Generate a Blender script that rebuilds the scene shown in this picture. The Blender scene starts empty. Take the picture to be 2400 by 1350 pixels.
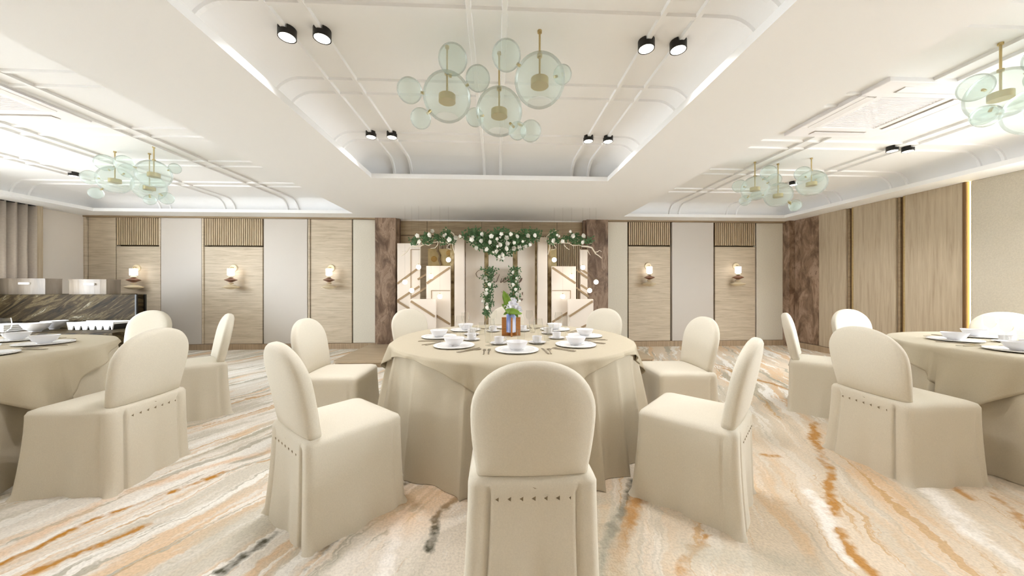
import bpy, bmesh, math, random
from mathutils import Vector, Matrix
random.seed(7)
PI = math.pi
sc = bpy.context.scene
COL = sc.collection

# ------------------------------------------------------------------ camera, world, exposure
F_PX = 788.0
YAW = math.atan(35 / F_PX)
CY, SY = math.cos(YAW), math.sin(YAW)
EYE = 1.2
cam_d = bpy.data.cameras.new('camera')
cam_d.sensor_width = 36.0
cam_d.lens = F_PX / 2400 * 36.0
cam_d.shift_y = -3 / 2400
cam_d.clip_start = 0.02
cam = bpy.data.objects.new('camera', cam_d)
cam.location = (0, 0, EYE)
cam.rotation_euler = (PI / 2, 0, -YAW)
COL.objects.link(cam)
sc.camera = cam

world = bpy.data.worlds.new('world')
sc.world = world
world.use_nodes = True
bgn = world.node_tree.nodes['Background']
bgn.inputs[0].default_value = (0.85, 0.928, 1.0, 1)
bgn.inputs[1].default_value = 4.6
sc.view_settings.view_transform = 'Standard'
sc.view_settings.look = 'None'
sc.view_settings.gamma = 1
sc.view_settings.use_curve_mapping = False
sc.view_settings.exposure = 1.83
sc.cycles.use_denoising = True
sc.cycles.use_adaptive_sampling = True
sc.cycles.adaptive_threshold = 0.08
sc.cycles.max_bounces = 8
sc.cycles.diffuse_bounces = 5
sc.cycles.transparent_max_bounces = 16
sc.cycles.sample_clamp_indirect = 6
LIGHT_WARM = (1.0, 0.92, 0.80)
DOWN_W = 1.6        # each ceiling downlight
COVE_W = 0.035         # cove light, watts per metre
SOFFIT = 2.53
LIP = 2.585
CEIL = 2.81
WALL_Y = 6.65


def at(px, py, y):
    """survey: the point of the plane y = const seen at photo pixel px, py"""
    u = (px - 1200) / F_PX
    v = (672 - py) / F_PX
    t = y / (CY - u * SY)
    return ((u * CY + SY) * t, y, EYE + v * t)


def cw(r, d):
    """camera right / forward distances to room x, y"""
    return (r * CY + d * SY, -r * SY + d * CY)


# ------------------------------------------------------------------ materials
def lin(c):
    return tuple((x / 255 / 12.92 if x / 255 <= 0.04045 else ((x / 255 + 0.055) / 1.055) ** 2.4) for x in c) + (1,)


def new_mat(name):
    m = bpy.data.materials.new(name)
    m.use_nodes = True
    nt = m.node_tree
    b = nt.nodes['Principled BSDF']
    return m, nt, b


def nd(nt, typ, **kw):
    n = nt.nodes.new(typ)
    for k, v in kw.items():
        setattr(n, k, v)
    return n


def plain(name, rgb, rough=0.6, metal=0.0, noise=0.0, nscale=30, bump=0.0, bscale=200, spec=0.4, coat=0.0):
    m, nt, b = new_mat(name)
    b.inputs['Base Color'].default_value = lin(rgb)
    b.inputs['Roughness'].default_value = rough
    b.inputs['Metallic'].default_value = metal
    b.inputs['Specular IOR Level'].default_value = spec
    b.inputs['Coat Weight'].default_value = coat
    if noise or bump:
        tc = nd(nt, 'ShaderNodeTexCoord')
        if noise:
            n = nd(nt, 'ShaderNodeTexNoise')
            n.inputs['Scale'].default_value = nscale
            n.inputs['Detail'].default_value = 4
            nt.links.new(tc.outputs['Object'], n.inputs['Vector'])
            r = nd(nt, 'ShaderNodeValToRGB')
            c = lin(rgb)
            r.color_ramp.elements[0].position = 0.3
            r.color_ramp.elements[1].position = 0.7
            r.color_ramp.elements[0].color = tuple(x * (1 - noise) for x in c[:3]) + (1,)
            r.color_ramp.elements[1].color = tuple(min(1, x * (1 + noise)) for x in c[:3]) + (1,)
            nt.links.new(n.outputs['Fac'], r.inputs['Fac'])
            nt.links.new(r.outputs['Color'], b.inputs['Base Color'])
        if bump:
            n2 = nd(nt, 'ShaderNodeTexNoise')
            n2.inputs['Scale'].default_value = bscale
            nt.links.new(tc.outputs['Object'], n2.inputs['Vector'])
            bp = nd(nt, 'ShaderNodeBump')
            bp.inputs['Strength'].default_value = bump
            bp.inputs['Distance'].default_value = 0.004
            nt.links.new(n2.outputs['Fac'], bp.inputs['Height'])
            nt.links.new(bp.outputs['Normal'], b.inputs['Normal'])
    return m


def ramp_set(r, stops):
    cr = r.color_ramp
    while len(cr.elements) < len(stops):
        cr.elements.new(0.5)
    for e, (p, c) in zip(cr.elements, stops):
        e.position = p
        e.color = lin(c)


def grain(name, stretch, stops, scale=6.0, rough=0.55, detail=6, distort=0.6, bump=0.12, spec=0.3):
    """wood: noise drawn out along one axis, position in room metres"""
    m, nt, b = new_mat(name)
    g = nd(nt, 'ShaderNodeNewGeometry')
    mp = nd(nt, 'ShaderNodeMapping')
    mp.inputs['Scale'].default_value = stretch
    nt.links.new(g.outputs['Position'], mp.inputs['Vector'])
    n = nd(nt, 'ShaderNodeTexNoise')
    n.inputs['Scale'].default_value = scale
    n.inputs['Detail'].default_value = detail
    n.inputs['Distortion'].default_value = distort
    n.inputs['Roughness'].default_value = 0.62
    nt.links.new(mp.outputs['Vector'], n.inputs['Vector'])
    r = nd(nt, 'ShaderNodeValToRGB')
    ramp_set(r, stops)
    nt.links.new(n.outputs['Fac'], r.inputs['Fac'])
    nt.links.new(r.outputs['Color'], b.inputs['Base Color'])
    b.inputs['Roughness'].default_value = rough
    b.inputs['Specular IOR Level'].default_value = spec
    if bump:
        bp = nd(nt, 'ShaderNodeBump')
        bp.inputs['Strength'].default_value = bump
        bp.inputs['Distance'].default_value = 0.003
        nt.links.new(n.outputs['Fac'], bp.inputs['Height'])
        nt.links.new(bp.outputs['Normal'], b.inputs['Normal'])
    return m


def emit(name, rgb, strength, base=(255, 255, 255)):
    m, nt, b = new_mat(name)
    b.inputs['Base Color'].default_value = lin(base)
    b.inputs['Emission Color'].default_value = lin(rgb)
    b.inputs['Emission Strength'].default_value = strength
    return m


M = {}
M['ceiling'] = plain('ceiling_paint', (240, 240, 240), 0.8, spec=0.2)
M['wall_white'] = plain('wall_paint', (230, 222, 212), 0.75, spec=0.2)
M['lacquer'] = plain('white_lacquer', (200, 192, 182), 0.45, spec=0.35)
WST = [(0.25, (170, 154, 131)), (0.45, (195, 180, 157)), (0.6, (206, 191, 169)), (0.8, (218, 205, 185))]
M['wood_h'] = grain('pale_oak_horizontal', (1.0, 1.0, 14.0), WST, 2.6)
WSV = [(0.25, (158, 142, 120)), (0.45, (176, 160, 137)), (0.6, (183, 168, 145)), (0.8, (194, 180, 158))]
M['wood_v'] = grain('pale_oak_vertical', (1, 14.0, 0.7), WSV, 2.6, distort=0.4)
M['wood_base'] = grain('baseboard_oak', (16.0, 16.0, 0.8), [(0.25, (140, 120, 96)), (0.5, (168, 146, 119)), (0.8, (190, 166, 138))], 2.0)
M['wood_dark'] = grain('greyed_oak', (1, 1, 12.0), [(0.25, (128, 108, 82)), (0.5, (150, 130, 102)), (0.8, (170, 150, 120))], 2.6)
M['slat'] = grain('slat_oak', (10, 10, 0.6), [(0.25, (168, 147, 118)), (0.5, (190, 170, 140)), (0.8, (206, 188, 160))], 3.0)
M['slat_back'] = plain('slat_backing', (104, 88, 66), 0.8)
M['stage_wood'] = grain('stage_boards', (0.8, 9.0, 9.0), [(0.25, (160, 140, 114)), (0.5, (184, 165, 138)), (0.8, (200, 182, 155))], 2.6)
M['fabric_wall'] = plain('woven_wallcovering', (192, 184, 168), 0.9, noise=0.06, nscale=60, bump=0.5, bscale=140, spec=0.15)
M['panel_white'] = plain('backdrop_lacquer_relit', (234, 223, 211), 0.45, spec=0.35)  # white lacquer lightened in colour to offset the shade around the backdrop
M['fabric_back'] = plain('woven_wallcovering_relit', (216, 209, 194), 0.9, noise=0.06, nscale=60, bump=0.5, bscale=140, spec=0.15)  # same wallcovering, colour lightened in place of light on the back wall
M['cloth'] = plain('chair_cloth', (216, 208, 191), 0.9, noise=0.035, nscale=180, bump=0.22, bscale=420, spec=0.12)
M['cloth'].node_tree.nodes['Principled BSDF'].inputs['Sheen Weight'].default_value = 0.15
M['table_cloth'] = plain('table_cloth', (200, 190, 170), 0.9, noise=0.03, nscale=180, bump=0.2, bscale=420, spec=0.12)
M['overlay'] = plain('overlay_cloth', (188, 177, 155), 0.9, noise=0.03, nscale=180, bump=0.2, bscale=420, spec=0.12)
M['crease'] = plain('fold_shade', (150, 136, 112), 0.95, spec=0.1)  # darker cloth colour stands in for shade inside the tucks
M['brass'] = plain('brushed_brass', (196, 176, 128), 0.35, metal=0.85)
M['gold'] = plain('gold_trim', (176, 152, 104), 0.45, metal=0.35, noise=0.12, nscale=40)
M['goldbar'] = plain('gold_bar', (166, 142, 112), 0.5, metal=0.2)
M['bronze'] = plain('bronze_trim', (112, 84, 52), 0.4, metal=0.3)
M['black'] = plain('black_metal', (26, 24, 22), 0.4, spec=0.4)
M['china'] = plain('white_china', (240, 239, 238), 0.25, spec=0.4)
M['bowl'] = plain('white_porcelain', (222, 220, 220), 0.35, spec=0.35)
M['steel'] = plain('cutlery_steel', (176, 164, 146), 0.28, metal=0.8)
M['stainless'] = grain('brushed_stainless', (0.9, 0.9, 0.1), [(0.2, (104, 94, 82)), (0.5, (132, 120, 106)), (0.8, (166, 154, 140))], 7.0, rough=0.4, spec=0.6)
M['label'] = plain('white_label', (235, 232, 226), 0.5)
M['ac'] = plain('white_plastic', (248, 246, 248), 0.5)
M['ac_dark'] = plain('grille_grey', (206, 200, 194), 0.7)
M['ac_slot'] = plain('slot_shadow_grey', (168, 160, 152), 0.7)
M['lens'] = emit('lamp_lens', (255, 246, 226), 3.0)
M['globe'] = emit('lamp_globe', (255, 247, 232), 3.0)
M['sconce_glow'] = emit('sconce_tube', (255, 250, 244), 1.2)
M['led'] = emit('led_strip', (255, 228, 150), 3.5)
M['amber'] = plain('amber_wood', (116, 70, 44), 0.35, noise=0.2, nscale=25)
M['cream'] = plain('cream_stone', (226, 210, 178), 0.4)
M['walnut'] = grain('honey_wood', (1, 1, 6), [(0.2, (150, 96, 50)), (0.5, (176, 118, 64)), (0.8, (196, 140, 82))], 22, bump=0.05)
M['leaf_g'] = plain('garland_leaf', (78, 112, 70), 0.6, noise=0.3, nscale=14)
M['leaf_b'] = plain('tropical_leaf', (110, 140, 50), 0.45, noise=0.22, nscale=16)
M['rose'] = plain('rose_petal', (252, 250, 242), 0.7)
M['petal'] = plain('orchid_petal', (244, 244, 250), 0.6)
M['branch'] = plain('painted_branch', (232, 222, 204), 0.7)
M['ink'] = plain('script_brown', (112, 88, 72), 0.6)
M['curtain'] = plain('curtain_fabric', (186, 174, 160), 0.8, noise=0.05, nscale=40)
M['cane'] = plain('art_amber', (186, 150, 84), 0.5, noise=0.3, nscale=9)
M['art'] = plain('art_gold_paper', (204, 184, 136), 0.5, noise=0.14, nscale=7)
M['screw'] = plain('dark_wire', (90, 80, 64), 0.5, metal=0.6)


def glass_thin(name, tint, body, dens, gloss=0.08):
    m, nt, b = new_mat(name)
    out = nt.nodes['Material Output']
    nt.nodes.remove(b)
    tr = nd(nt, 'ShaderNodeBsdfTransparent')
    tr.inputs[0].default_value = lin(tint)
    df = nd(nt, 'ShaderNodeBsdfTranslucent')
    df.inputs[0].default_value = lin(body)
    df2 = nd(nt, 'ShaderNodeBsdfDiffuse')
    df2.inputs[0].default_value = lin(body)
    mx0 = nd(nt, 'ShaderNodeMixShader')
    mx0.inputs[0].default_value = 0.5
    nt.links.new(df.outputs[0], mx0.inputs[1])
    nt.links.new(df2.outputs[0], mx0.inputs[2])
    mx = nd(nt, 'ShaderNodeMixShader')
    lw = nd(nt, 'ShaderNodeLayerWeight')
    lw.inputs[0].default_value = 0.35
    mr = nd(nt, 'ShaderNodeMapRange')
    mr.inputs[3].default_value = dens
    mr.inputs[4].default_value = min(1, dens * 1.05)
    nt.links.new(lw.outputs['Facing'], mr.inputs[0])
    nt.links.new(mr.outputs[0], mx.inputs[0])
    nt.links.new(tr.outputs[0], mx.inputs[1])
    nt.links.new(mx0.outputs[0], mx.inputs[2])
    gl = nd(nt, 'ShaderNodeBsdfGlossy')
    gl.inputs['Roughness'].default_value = 0.04
    mx2 = nd(nt, 'ShaderNodeMixShader')
    fr = nd(nt, 'ShaderNodeFresnel')
    fr.inputs[0].default_value = 1.12
    mu = nd(nt, 'ShaderNodeMath', operation='MULTIPLY')
    mu.inputs[1].default_value = gloss / 0.08
    nt.links.new(fr.outputs[0], mu.inputs[0])
    nt.links.new(mu.outputs[0], mx2.inputs[0])
    nt.links.new(mx.outputs[0], mx2.inputs[1])
    nt.links.new(gl.outputs[0], mx2.inputs[2])
    nt.links.new(mx2.outputs[0], out.inputs[0])
    return m


M['bubble'] = glass_thin('sea_glass', (246, 250, 248), (234, 243, 239), 0.24, 0.05)
M['glass'] = glass_thin('clear_glass', (253, 253, 252), (228, 224, 216), 0.02, 0.025)


def marble(name, kind):
    m, nt, b = new_mat(name)
    g = nd(nt, 'ShaderNodeNewGeometry')
    mp = nd(nt, 'ShaderNodeMapping')
    n = nd(nt, 'ShaderNodeTexNoise')
    r = nd(nt, 'ShaderNodeValToRGB')
    nt.links.new(g.outputs['Position'], mp.inputs['Vector'])
    nt.links.new(mp.outputs['Vector'], n.inputs['Vector'])
    nt.links.new(n.outputs['Fac'], r.inputs['Fac'])
    if kind == 'brown':
        mp.inputs['Scale'].default_value = (3.4, 3.4, 1.5)
        n.inputs['Scale'].default_value = 1.5
        n.inputs['Detail'].default_value = 9
        n.inputs['Roughness'].default_value = 0.68
        n.inputs['Distortion'].default_value = 0.55
        ramp_set(r, [(0.25, (66, 47, 34)), (0.42, (104, 80, 61)), (0.52, (138, 113, 92)), (0.6, (166, 141, 120)), (0.66, (116, 90, 70)), (0.8, (198, 176, 154))])
        b.inputs['Roughness'].default_value = 0.4
    else:
        mp.vector_type = 'TEXTURE'
        mp.inputs['Rotation'].default_value = (0, math.radians(-32), 0)
        mp.inputs['Scale'].default_value = (1.3, 0.7, 0.2)
        n.inputs['Scale'].default_value = 2.2
        n.inputs['Detail'].default_value = 8
        n.inputs['Roughness'].default_value = 0.66
        n.inputs['Distortion'].default_value = 1.1
        ramp_set(r, [(0.36, (24, 18, 9)), (0.5, (54, 43, 25)), (0.575, (88, 76, 52)), (0.61, (52, 43, 26)), (0.655, (138, 130, 110)), (0.70, (56, 48, 33))])
        b.inputs['Roughness'].default_value = 0.6
        b.inputs['Specular IOR Level'].default_value = 0.12
    nt.links.new(r.outputs['Color'], b.inputs['Base Color'])
    return m


M['marble'] = marble('brown_marble', 'brown')
M['marble_dark'] = marble('dark_marble', 'dark')


def glitter(name):
    m, nt, b = new_mat(name)
    g = nd(nt, 'ShaderNodeNewGeometry')
    n = nd(nt, 'ShaderNodeTexNoise')
    n.inputs['Scale'].default_value = 9
    n.inputs['Detail'].default_value = 6
    r = nd(nt, 'ShaderNodeValToRGB')
    ramp_set(r, [(0.3, (96, 76, 44)), (0.45, (168, 146, 104)), (0.6, (196, 176, 134)), (0.8, (214, 198, 160))])
    nt.links.new(g.outputs['Position'], n.inputs['Vector'])
    nt.links.new(n.outputs['Fac'], r.inputs['Fac'])
    nt.links.new(r.outputs['Color'], b.inputs['Base Color'])
    b.inputs['Roughness'].default_value = 0.5
    return m


M['glitter'] = glitter('gilded_strip')


def vase_mat():
    m, nt, b = new_mat('blue_white_glaze')
    tc = nd(nt, 'ShaderNodeTexCoord')
    n = nd(nt, 'ShaderNodeTexNoise')
    n.inputs['Scale'].default_value = 14
    mp = nd(nt, 'ShaderNodeMapping')
    mp.inputs['Scale'].default_value = (1.2, 1.2, 0.35)
    r = nd(nt, 'ShaderNodeValToRGB')
    ramp_set(r, [(0.36, (96, 116, 178)), (0.5, (150, 164, 210)), (0.64, (206, 212, 230))])
    nt.links.new(tc.outputs['Object'], mp.inputs['Vector'])
    nt.links.new(mp.outputs['Vector'], n.inputs['Vector'])
    nt.links.new(n.outputs['Fac'], r.inputs['Fac'])
    nt.links.new(r.outputs['Color'], b.inputs['Base Color'])
    b.inputs['Roughness'].default_value = 0.25
    return m


M['vase'] = vase_mat()


def carpet_mat():
    m, nt, b = new_mat('streaked_carpet')
    L = nt.links.new
    g = nd(nt, 'ShaderNodeNewGeometry')
    P0 = g.outputs['Position']

    def noise(vec, scale, detail=3, dist=0.0, rough=0.5):
        n = nd(nt, 'ShaderNodeTexNoise')
        n.inputs['Scale'].default_value = scale
        n.inputs['Detail'].default_value = detail
        n.inputs['Distortion'].default_value = dist
        n.inputs['Roughness'].default_value = rough
        L(vec, n.inputs['Vector'])
        return n

    # wobble
    wob = noise(P0, 2.2, 3)
    ws = nd(nt, 'ShaderNodeVectorMath', operation='SUBTRACT')
    ws.inputs[1].default_value = (0.5, 0.5, 0.5)
    L(wob.outputs['Color'], ws.inputs[0])
    wsc = nd(nt, 'ShaderNodeVectorMath', operation='SCALE')
    wsc.inputs['Scale'].default_value = 0.22
    L(ws.outputs[0], wsc.inputs[0])
    fin = noise(P0, 26, 2)
    fs = nd(nt, 'ShaderNodeVectorMath', operation='SUBTRACT')
    fs.inputs[1].default_value = (0.5, 0.5, 0.5)
    L(fin.outputs['Color'], fs.inputs[0])
    fsc = nd(nt, 'ShaderNodeVectorMath', operation='SCALE')
    fsc.inputs['Scale'].default_value = 0.05
    L(fs.outputs[0], fsc.inputs[0])
    a1 = nd(nt, 'ShaderNodeVectorMath', operation='ADD')
    L(P0, a1.inputs[0]); L(wsc.outputs[0], a1.inputs[1])
    a2 = nd(nt, 'ShaderNodeVectorMath', operation='ADD')
    L(a1.outputs[0], a2.inputs[0]); L(fsc.outputs[0], a2.inputs[1])
    P = a2.outputs[0]
    mp = nd(nt, 'ShaderNodeMapping')
    mp.inputs['Rotation'].default_value = (0, 0, math.radians(-66))
    L(P, mp.inputs['Vector'])

    def stretched(sx, sy, off, scale, detail=4, rough=0.6):
        q = nd(nt, 'ShaderNodeMapping')
        q.inputs['Scale'].default_value = (sx, sy, 1)
        q.inputs['Location'].default_value = off
        L(mp.outputs['Vector'], q.inputs['Vector'])
        return noise(q.outputs['Vector'], scale, detail, 0.0, rough)

    def mix(fac, c1, c2):
        x = nd(nt, 'ShaderNodeMix', data_type='RGBA')
        if isinstance(fac, float):
            x.inputs[0].default_value = fac
        else:
            L(fac, x.inputs[0])
        for s, c in ((6, c1), (7, c2)):
            if isinstance(c, tuple):
                x.inputs[s].default_value = lin(c)
            else:
                L(c, x.inputs[s])
        return x.outputs[2]

    def step(val, lo, hi, a=0.0, bb=1.0):
        r = nd(nt, 'ShaderNodeMapRange')
        r.inputs[1].default_value = lo
        r.inputs[2].default_value = hi
        r.inputs[3].default_value = a
        r.inputs[4].default_value = bb
        L(val, r.inputs[0])
        return r.outputs[0]

    def mul(a, c):
        x = nd(nt, 'ShaderNodeMath', operation='MULTIPLY')
        L(a, x.inputs[0])
        if isinstance(c, float):
            x.inputs[1].default_value = c
        else:
            L(c, x.inputs[1])
        return x.outputs[0]

    sep = nd(nt, 'ShaderNodeSeparateXYZ')
    L(P0, sep.inputs[0])
    left = step(sep.outputs[0], -0.9, 0.6, 1.0, 0.0)          # the weave is cooler and busier on one side of the room
    mxn = nd(nt, 'ShaderNodeMath', operation='MAXIMUM')
    L(left, mxn.inputs[0]); L(step(sep.outputs[1], 2.6, 3.6, 0.0, 1.0), mxn.inputs[1])
    busy = mxn.outputs[0]
    ground = mix(left, (222, 206, 184), (230, 223, 212))
    nA = stretched(0.30, 2.4, (0, 0, 0), 1.6)
    nB = stretched(0.32, 2.6, (7, 3, 0), 1.5)
    nC = stretched(0.22, 5.0, (2, 9, 0), 1.8)
    nD = stretched(0.35, 5.5, (5, 1, 0), 1.9)
    c = mix(mul(step(nA.outputs['Fac'], 0.52, 0.59), 0.85), ground, (222, 192, 156))        # peach bands
    c = mix(mul(mul(step(nB.outputs['Fac'], 0.51, 0.58), 0.8), step(busy, 0, 1, 0.45, 1.0)), c, (204, 197, 181))             # grey bands
    c = mix(mul(mul(step(nD.outputs['Fac'], 0.54, 0.58), 0.9), step(busy, 0, 1, 0.3, 1.0)), c, (240, 236, 228))              # white streaks
    c = mix(mul(mul(step(nC.outputs['Fac'], 0.575, 0.61), 0.8), step(busy, 0, 1, 0.35, 1.0)), c, (176, 170, 152))  # thin grey
    nE = stretched(0.25, 6.5, (11, 4, 0), 1.7)
    c = mix(mul(step(nE.outputs['Fac'], 0.62, 0.66), 0.7), c, (200, 160, 108))            # thin ochre
    # individual veins: start, end on the floor, half width, colour, strength
    OC, DK, WH, GR = (186, 132, 56), (92, 90, 76), (246, 240, 232), (196, 190, 172)
    V = VEINS
    brk = noise(P0, 9, 3)
    bk = step(brk.outputs['Fac'], 0.34, 0.46, 0.6, 1.0)
    for (x0, y0, x1, y1, hw, colr, st) in V:
        A = Vector((x0, y0, 0)); B = Vector((x1, y1, 0))
        d = B - A
        ln = d.length
        d.normalize()
        s1 = nd(nt, 'ShaderNodeVectorMath', operation='SUBTRACT')
        L(P, s1.inputs[0]); s1.inputs[1].default_value = A
        dt = nd(nt, 'ShaderNodeVectorMath', operation='DOT_PRODUCT')
        L(s1.outputs[0], dt.inputs[0]); dt.inputs[1].default_value = d
        cl = step(dt.outputs['Value'], 0, ln, 0.0, ln)
        sc_ = nd(nt, 'ShaderNodeVectorMath', operation='SCALE')
        sc_.inputs[0].default_value = d
        L(cl, sc_.inputs['Scale'])
        ds = nd(nt, 'ShaderNodeVectorMath', operation='DISTANCE')
        L(s1.outputs[0], ds.inputs[0]); L(sc_.outputs[0], ds.inputs[1])
        f = step(ds.outputs['Value'], hw * 0.45, hw * 1.25, st, 0.0)
        c = mix(mul(f, bk), c, {'o': OC, 'd': DK, 'w': WH, 'g': GR, 'p': (226, 186, 142)}[colr])
    # pile
    pile = noise(P0, 85, 2)
    px = nd(nt, 'ShaderNodeMix', data_type='RGBA', blend_type='MULTIPLY')
    px.inputs[0].default_value = 1.0
    L(c, px.inputs[6])
    pr = nd(nt, 'ShaderNodeValToRGB')
    pr.color_ramp.elements[0].position = 0.3
    pr.color_ramp.elements[0].color = (0.84, 0.84, 0.84, 1)
    pr.color_ramp.elements[1].position = 0.62
    pr.color_ramp.elements[1].color = (1, 1, 1, 1)
    L(pile.outputs['Fac'], pr.inputs['Fac'])
    L(pr.outputs['Color'], px.inputs[7])
    L(px.outputs[2], b.inputs['Base Color'])
    bp = nd(nt, 'ShaderNodeBump')
    bp.inputs['Strength'].default_value = 0.5
    bp.inputs['Distance'].default_value = 0.008
    L(pile.outputs['Fac'], bp.inputs['Height'])
    L(bp.outputs['Normal'], b.inputs['Normal'])
    b.inputs['Roughness'].default_value = 0.95
    b.inputs['Specular IOR Level'].default_value = 0.1
    return m


def on_floor(px, py):
    u = (px - 1200) / F_PX
    t = EYE * F_PX / (py - 672)
    return cw(u * t, t)


VEINS = []


def vein(col, hw, st, *pts):
    q = [on_floor(*p) for p in pts]
    for a, c_ in zip(q, q[1:]):
        VEINS.append((a[0], a[1], c_[0], c_[1], hw, col, st))


vein('d', 0.030, 1.0, (520, 1335), (640, 1255))
vein('d', 0.032, 1.0, (700, 1348), (800, 1258))
vein('d', 0.026, 1.0, (1000, 1280), (1035, 1205), (1100, 1140))
vein('d', 0.03, 1.0, (940, 1130), (1000, 1095))
vein('d', 0.036, 0.95, (1405, 1345), (1440, 1225), (1490, 1130))
vein('o', 0.045, 0.8, (1440, 1345), (1475, 1215), (1510, 1150))
vein('o', 0.026, 1.0, (0, 1325), (240, 1205), (640, 1075))
vein('o', 0.024, 0.95, (80, 1348), (350, 1225))
vein('p', 0.05, 0.6, (0, 1300), (250, 1170), (640, 1050))
vein('o', 0.014, 0.8, (520, 950), (640, 918))
vein('o', 0.014, 0.7, (440, 1012), (640, 950))
vein('o', 0.040, 0.8, (1700, 865), (1850, 915))
vein('o', 0.030, 0.7, (1640, 840), (1720, 868))
vein('o', 0.030, 0.9, (1900, 985), (1925, 1050), (1950, 1205))
vein('o', 0.030, 0.9, (1990, 1250), (2040, 1345))
vein('o', 0.030, 0.8, (1790, 1066), (1820, 1070))
vein('o', 0.035, 0.8, (2240, 1142), (2275, 1170))
vein('o', 0.022, 0.7, (2330, 1150), (2400, 1240))
vein('o', 0.022, 0.7, (2345, 1250), (2400, 1290))
vein('o', 0.022, 0.8, (1610, 1345), (1630, 1245))
vein('w', 0.030, 0.9, (1900, 1150), (1960, 1240), (1990, 1310))
vein('w', 0.05, 0.9, (2170, 1140), (2290, 1260), (2400, 1330))
vein('w', 0.04, 0.9, (2290, 1090), (2400, 1130))
vein('w', 0.04, 0.9, (900, 1345), (945, 1200))
vein('g', 0.16, 0.6, (1420, 1345), (1400, 1180))
vein('g', 0.10, 0.6, (1640, 1300), (1900, 1330))
vein('g', 0.14, 0.55, (520, 1250), (640, 1190))
vein('p', 0.22, 0.6, (960, 1180), (1090, 1130))
M['carpet'] = carpet_mat()


# ------------------------------------------------------------------ mesh helpers
class MB:
    def __init__(self):
        self.v, self.f = [], []

    def add(self, vs, fs):
        o = len(self.v)
        self.v += [tuple(p) for p in vs]
        self.f += [tuple(i + o for i in q) for q in fs]
        return self

    def box(self, x0, x1, y0, y1, z0, z1):
        vs = [(x0, y0, z0), (x1, y0, z0), (x1, y1, z0), (x0, y1, z0), (x0, y0, z1), (x1, y0, z1), (x1, y1, z1), (x0, y1, z1)]
        return self.add(vs, [(0, 3, 2, 1), (4, 5, 6, 7), (0, 1, 5, 4), (1, 2, 6, 5), (2, 3, 7, 6), (3, 0, 4, 7)])

    def loft(self, rings, closed=True, cap0=False, cap1=False):
        n = len(rings[0])
        vs = [p for r in rings for p in r]
        fs = []
        for k in range(len(rings) - 1):
            for i in range(n if closed else n - 1):
                j = (i + 1) % n
                fs.append((k * n + i, k * n + j, (k + 1) * n + j, (k + 1) * n + i))
        if cap0:
            fs.append(tuple(range(n - 1, -1, -1)))
        if cap1:
            fs.append(tuple((len(rings) - 1) * n + i for i in range(n)))
        return self.add(vs, fs)

    def lathe(self, prof, n=24, c=(0, 0, 0), cap0=False, cap1=False):
        rings = [[(c[0] + r * math.cos(2 * PI * i / n), c[1] + r * math.sin(2 * PI * i / n), c[2] + z) for i in range(n)] for r, z in prof]
        return self.loft(rings, True, cap0, cap1)

    def tube(self, path, rad, n=8, caps=True):
        path = [Vector(p) for p in path]
        if not hasattr(rad, '__len__'):
            rad = [rad] * len(path)
        rings = []
        up = Vector((0.13, 0.31, 0.94)).normalized()
        for k, p in enumerate(path):
            t = (path[min(k + 1, len(path) - 1)] - path[max(k - 1, 0)]).normalized()
            a = t.cross(up)
            if a.length < 1e-3:
                a = t.cross(Vector((1, 0, 0)))
            a.normalize()
            b = t.cross(a)
            rings.append([p + (a * math.cos(2 * PI * i / n) + b * math.sin(2 * PI * i / n)) * rad[k] for i in range(n)])
        return self.loft(rings, True, caps, caps)

    def sphere(self, c, r, nu=20, nv=12, cut=None):
        """cut: polar angle where the bottom stays open"""
        end = cut if cut else PI
        prof = [(max(1e-4, r * math.sin(end * k / nv)), r * math.cos(end * k / nv)) for k in range(nv + 1)]
        return self.lathe(prof, nu, c)

    def prism(self, pts, axis, d0, d1):
        """pts 2-D outline; axis 'y': pts are (x,z); 'z': (x,y); 'x': (y,z)"""
        def mk(p, d):
            return {'y': (p[0], d, p[1]), 'z': (p[0], p[1], d), 'x': (d, p[0], p[1])}[axis]
        n = len(pts)
        vs = [mk(p, d0) for p in pts] + [mk(p, d1) for p in pts]
        fs = [tuple(range(n)), tuple(range(2 * n - 1, n - 1, -1))] + [(i, (i + 1) % n + 0, (i + 1) % n + n, i + n) for i in range(n)]
        return self.add(vs, fs)

    def mesh(self, name, mat, smooth=False, recalc=True):
        me = bpy.data.meshes.new(name)
        me.from_pydata(self.v, [], self.f)
        if recalc:
            bm = bmesh.new()
            bm.from_mesh(me)
            bmesh.ops.remove_doubles(bm, verts=bm.verts, dist=1e-5)
            bmesh.ops.recalc_face_normals(bm, faces=bm.faces)
            bm.to_mesh(me)
            bm.free()
        me.materials.append(mat)
        if smooth:
            me.polygons.foreach_set('use_smooth', [True] * len(me.polygons))
            if smooth != 'all':
                try:
                    me.set_sharp_from_angle(angle=math.radians(38))
                except Exception:
                    pass
        me.update()
        return me


def obj(name, mb, mat, parent=None, smooth=False, loc=None, rz=0.0, bevel=0.0):
    me = mb if isinstance(mb, bpy.types.Mesh) else mb.mesh(name, mat, smooth)
    o = bpy.data.objects.new(name, me)
    COL.objects.link(o)
    if parent is not None:
        o.parent = parent
    if loc is not None:
        o.location = loc
    if rz:
        o.rotation_euler = (0, 0, rz)
    if bevel:
        bv = o.modifiers.new('bevel', 'BEVEL')
        bv.width = bevel
        bv.segments = 2
        bv.limit_method = 'ANGLE'
    return o


def tag(o, label, cat, group=None, kind=None):
    o['label'] = label
    o['category'] = cat
    if group:
        o['group'] = group
    if kind:
        o['kind'] = kind
    return o


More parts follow.
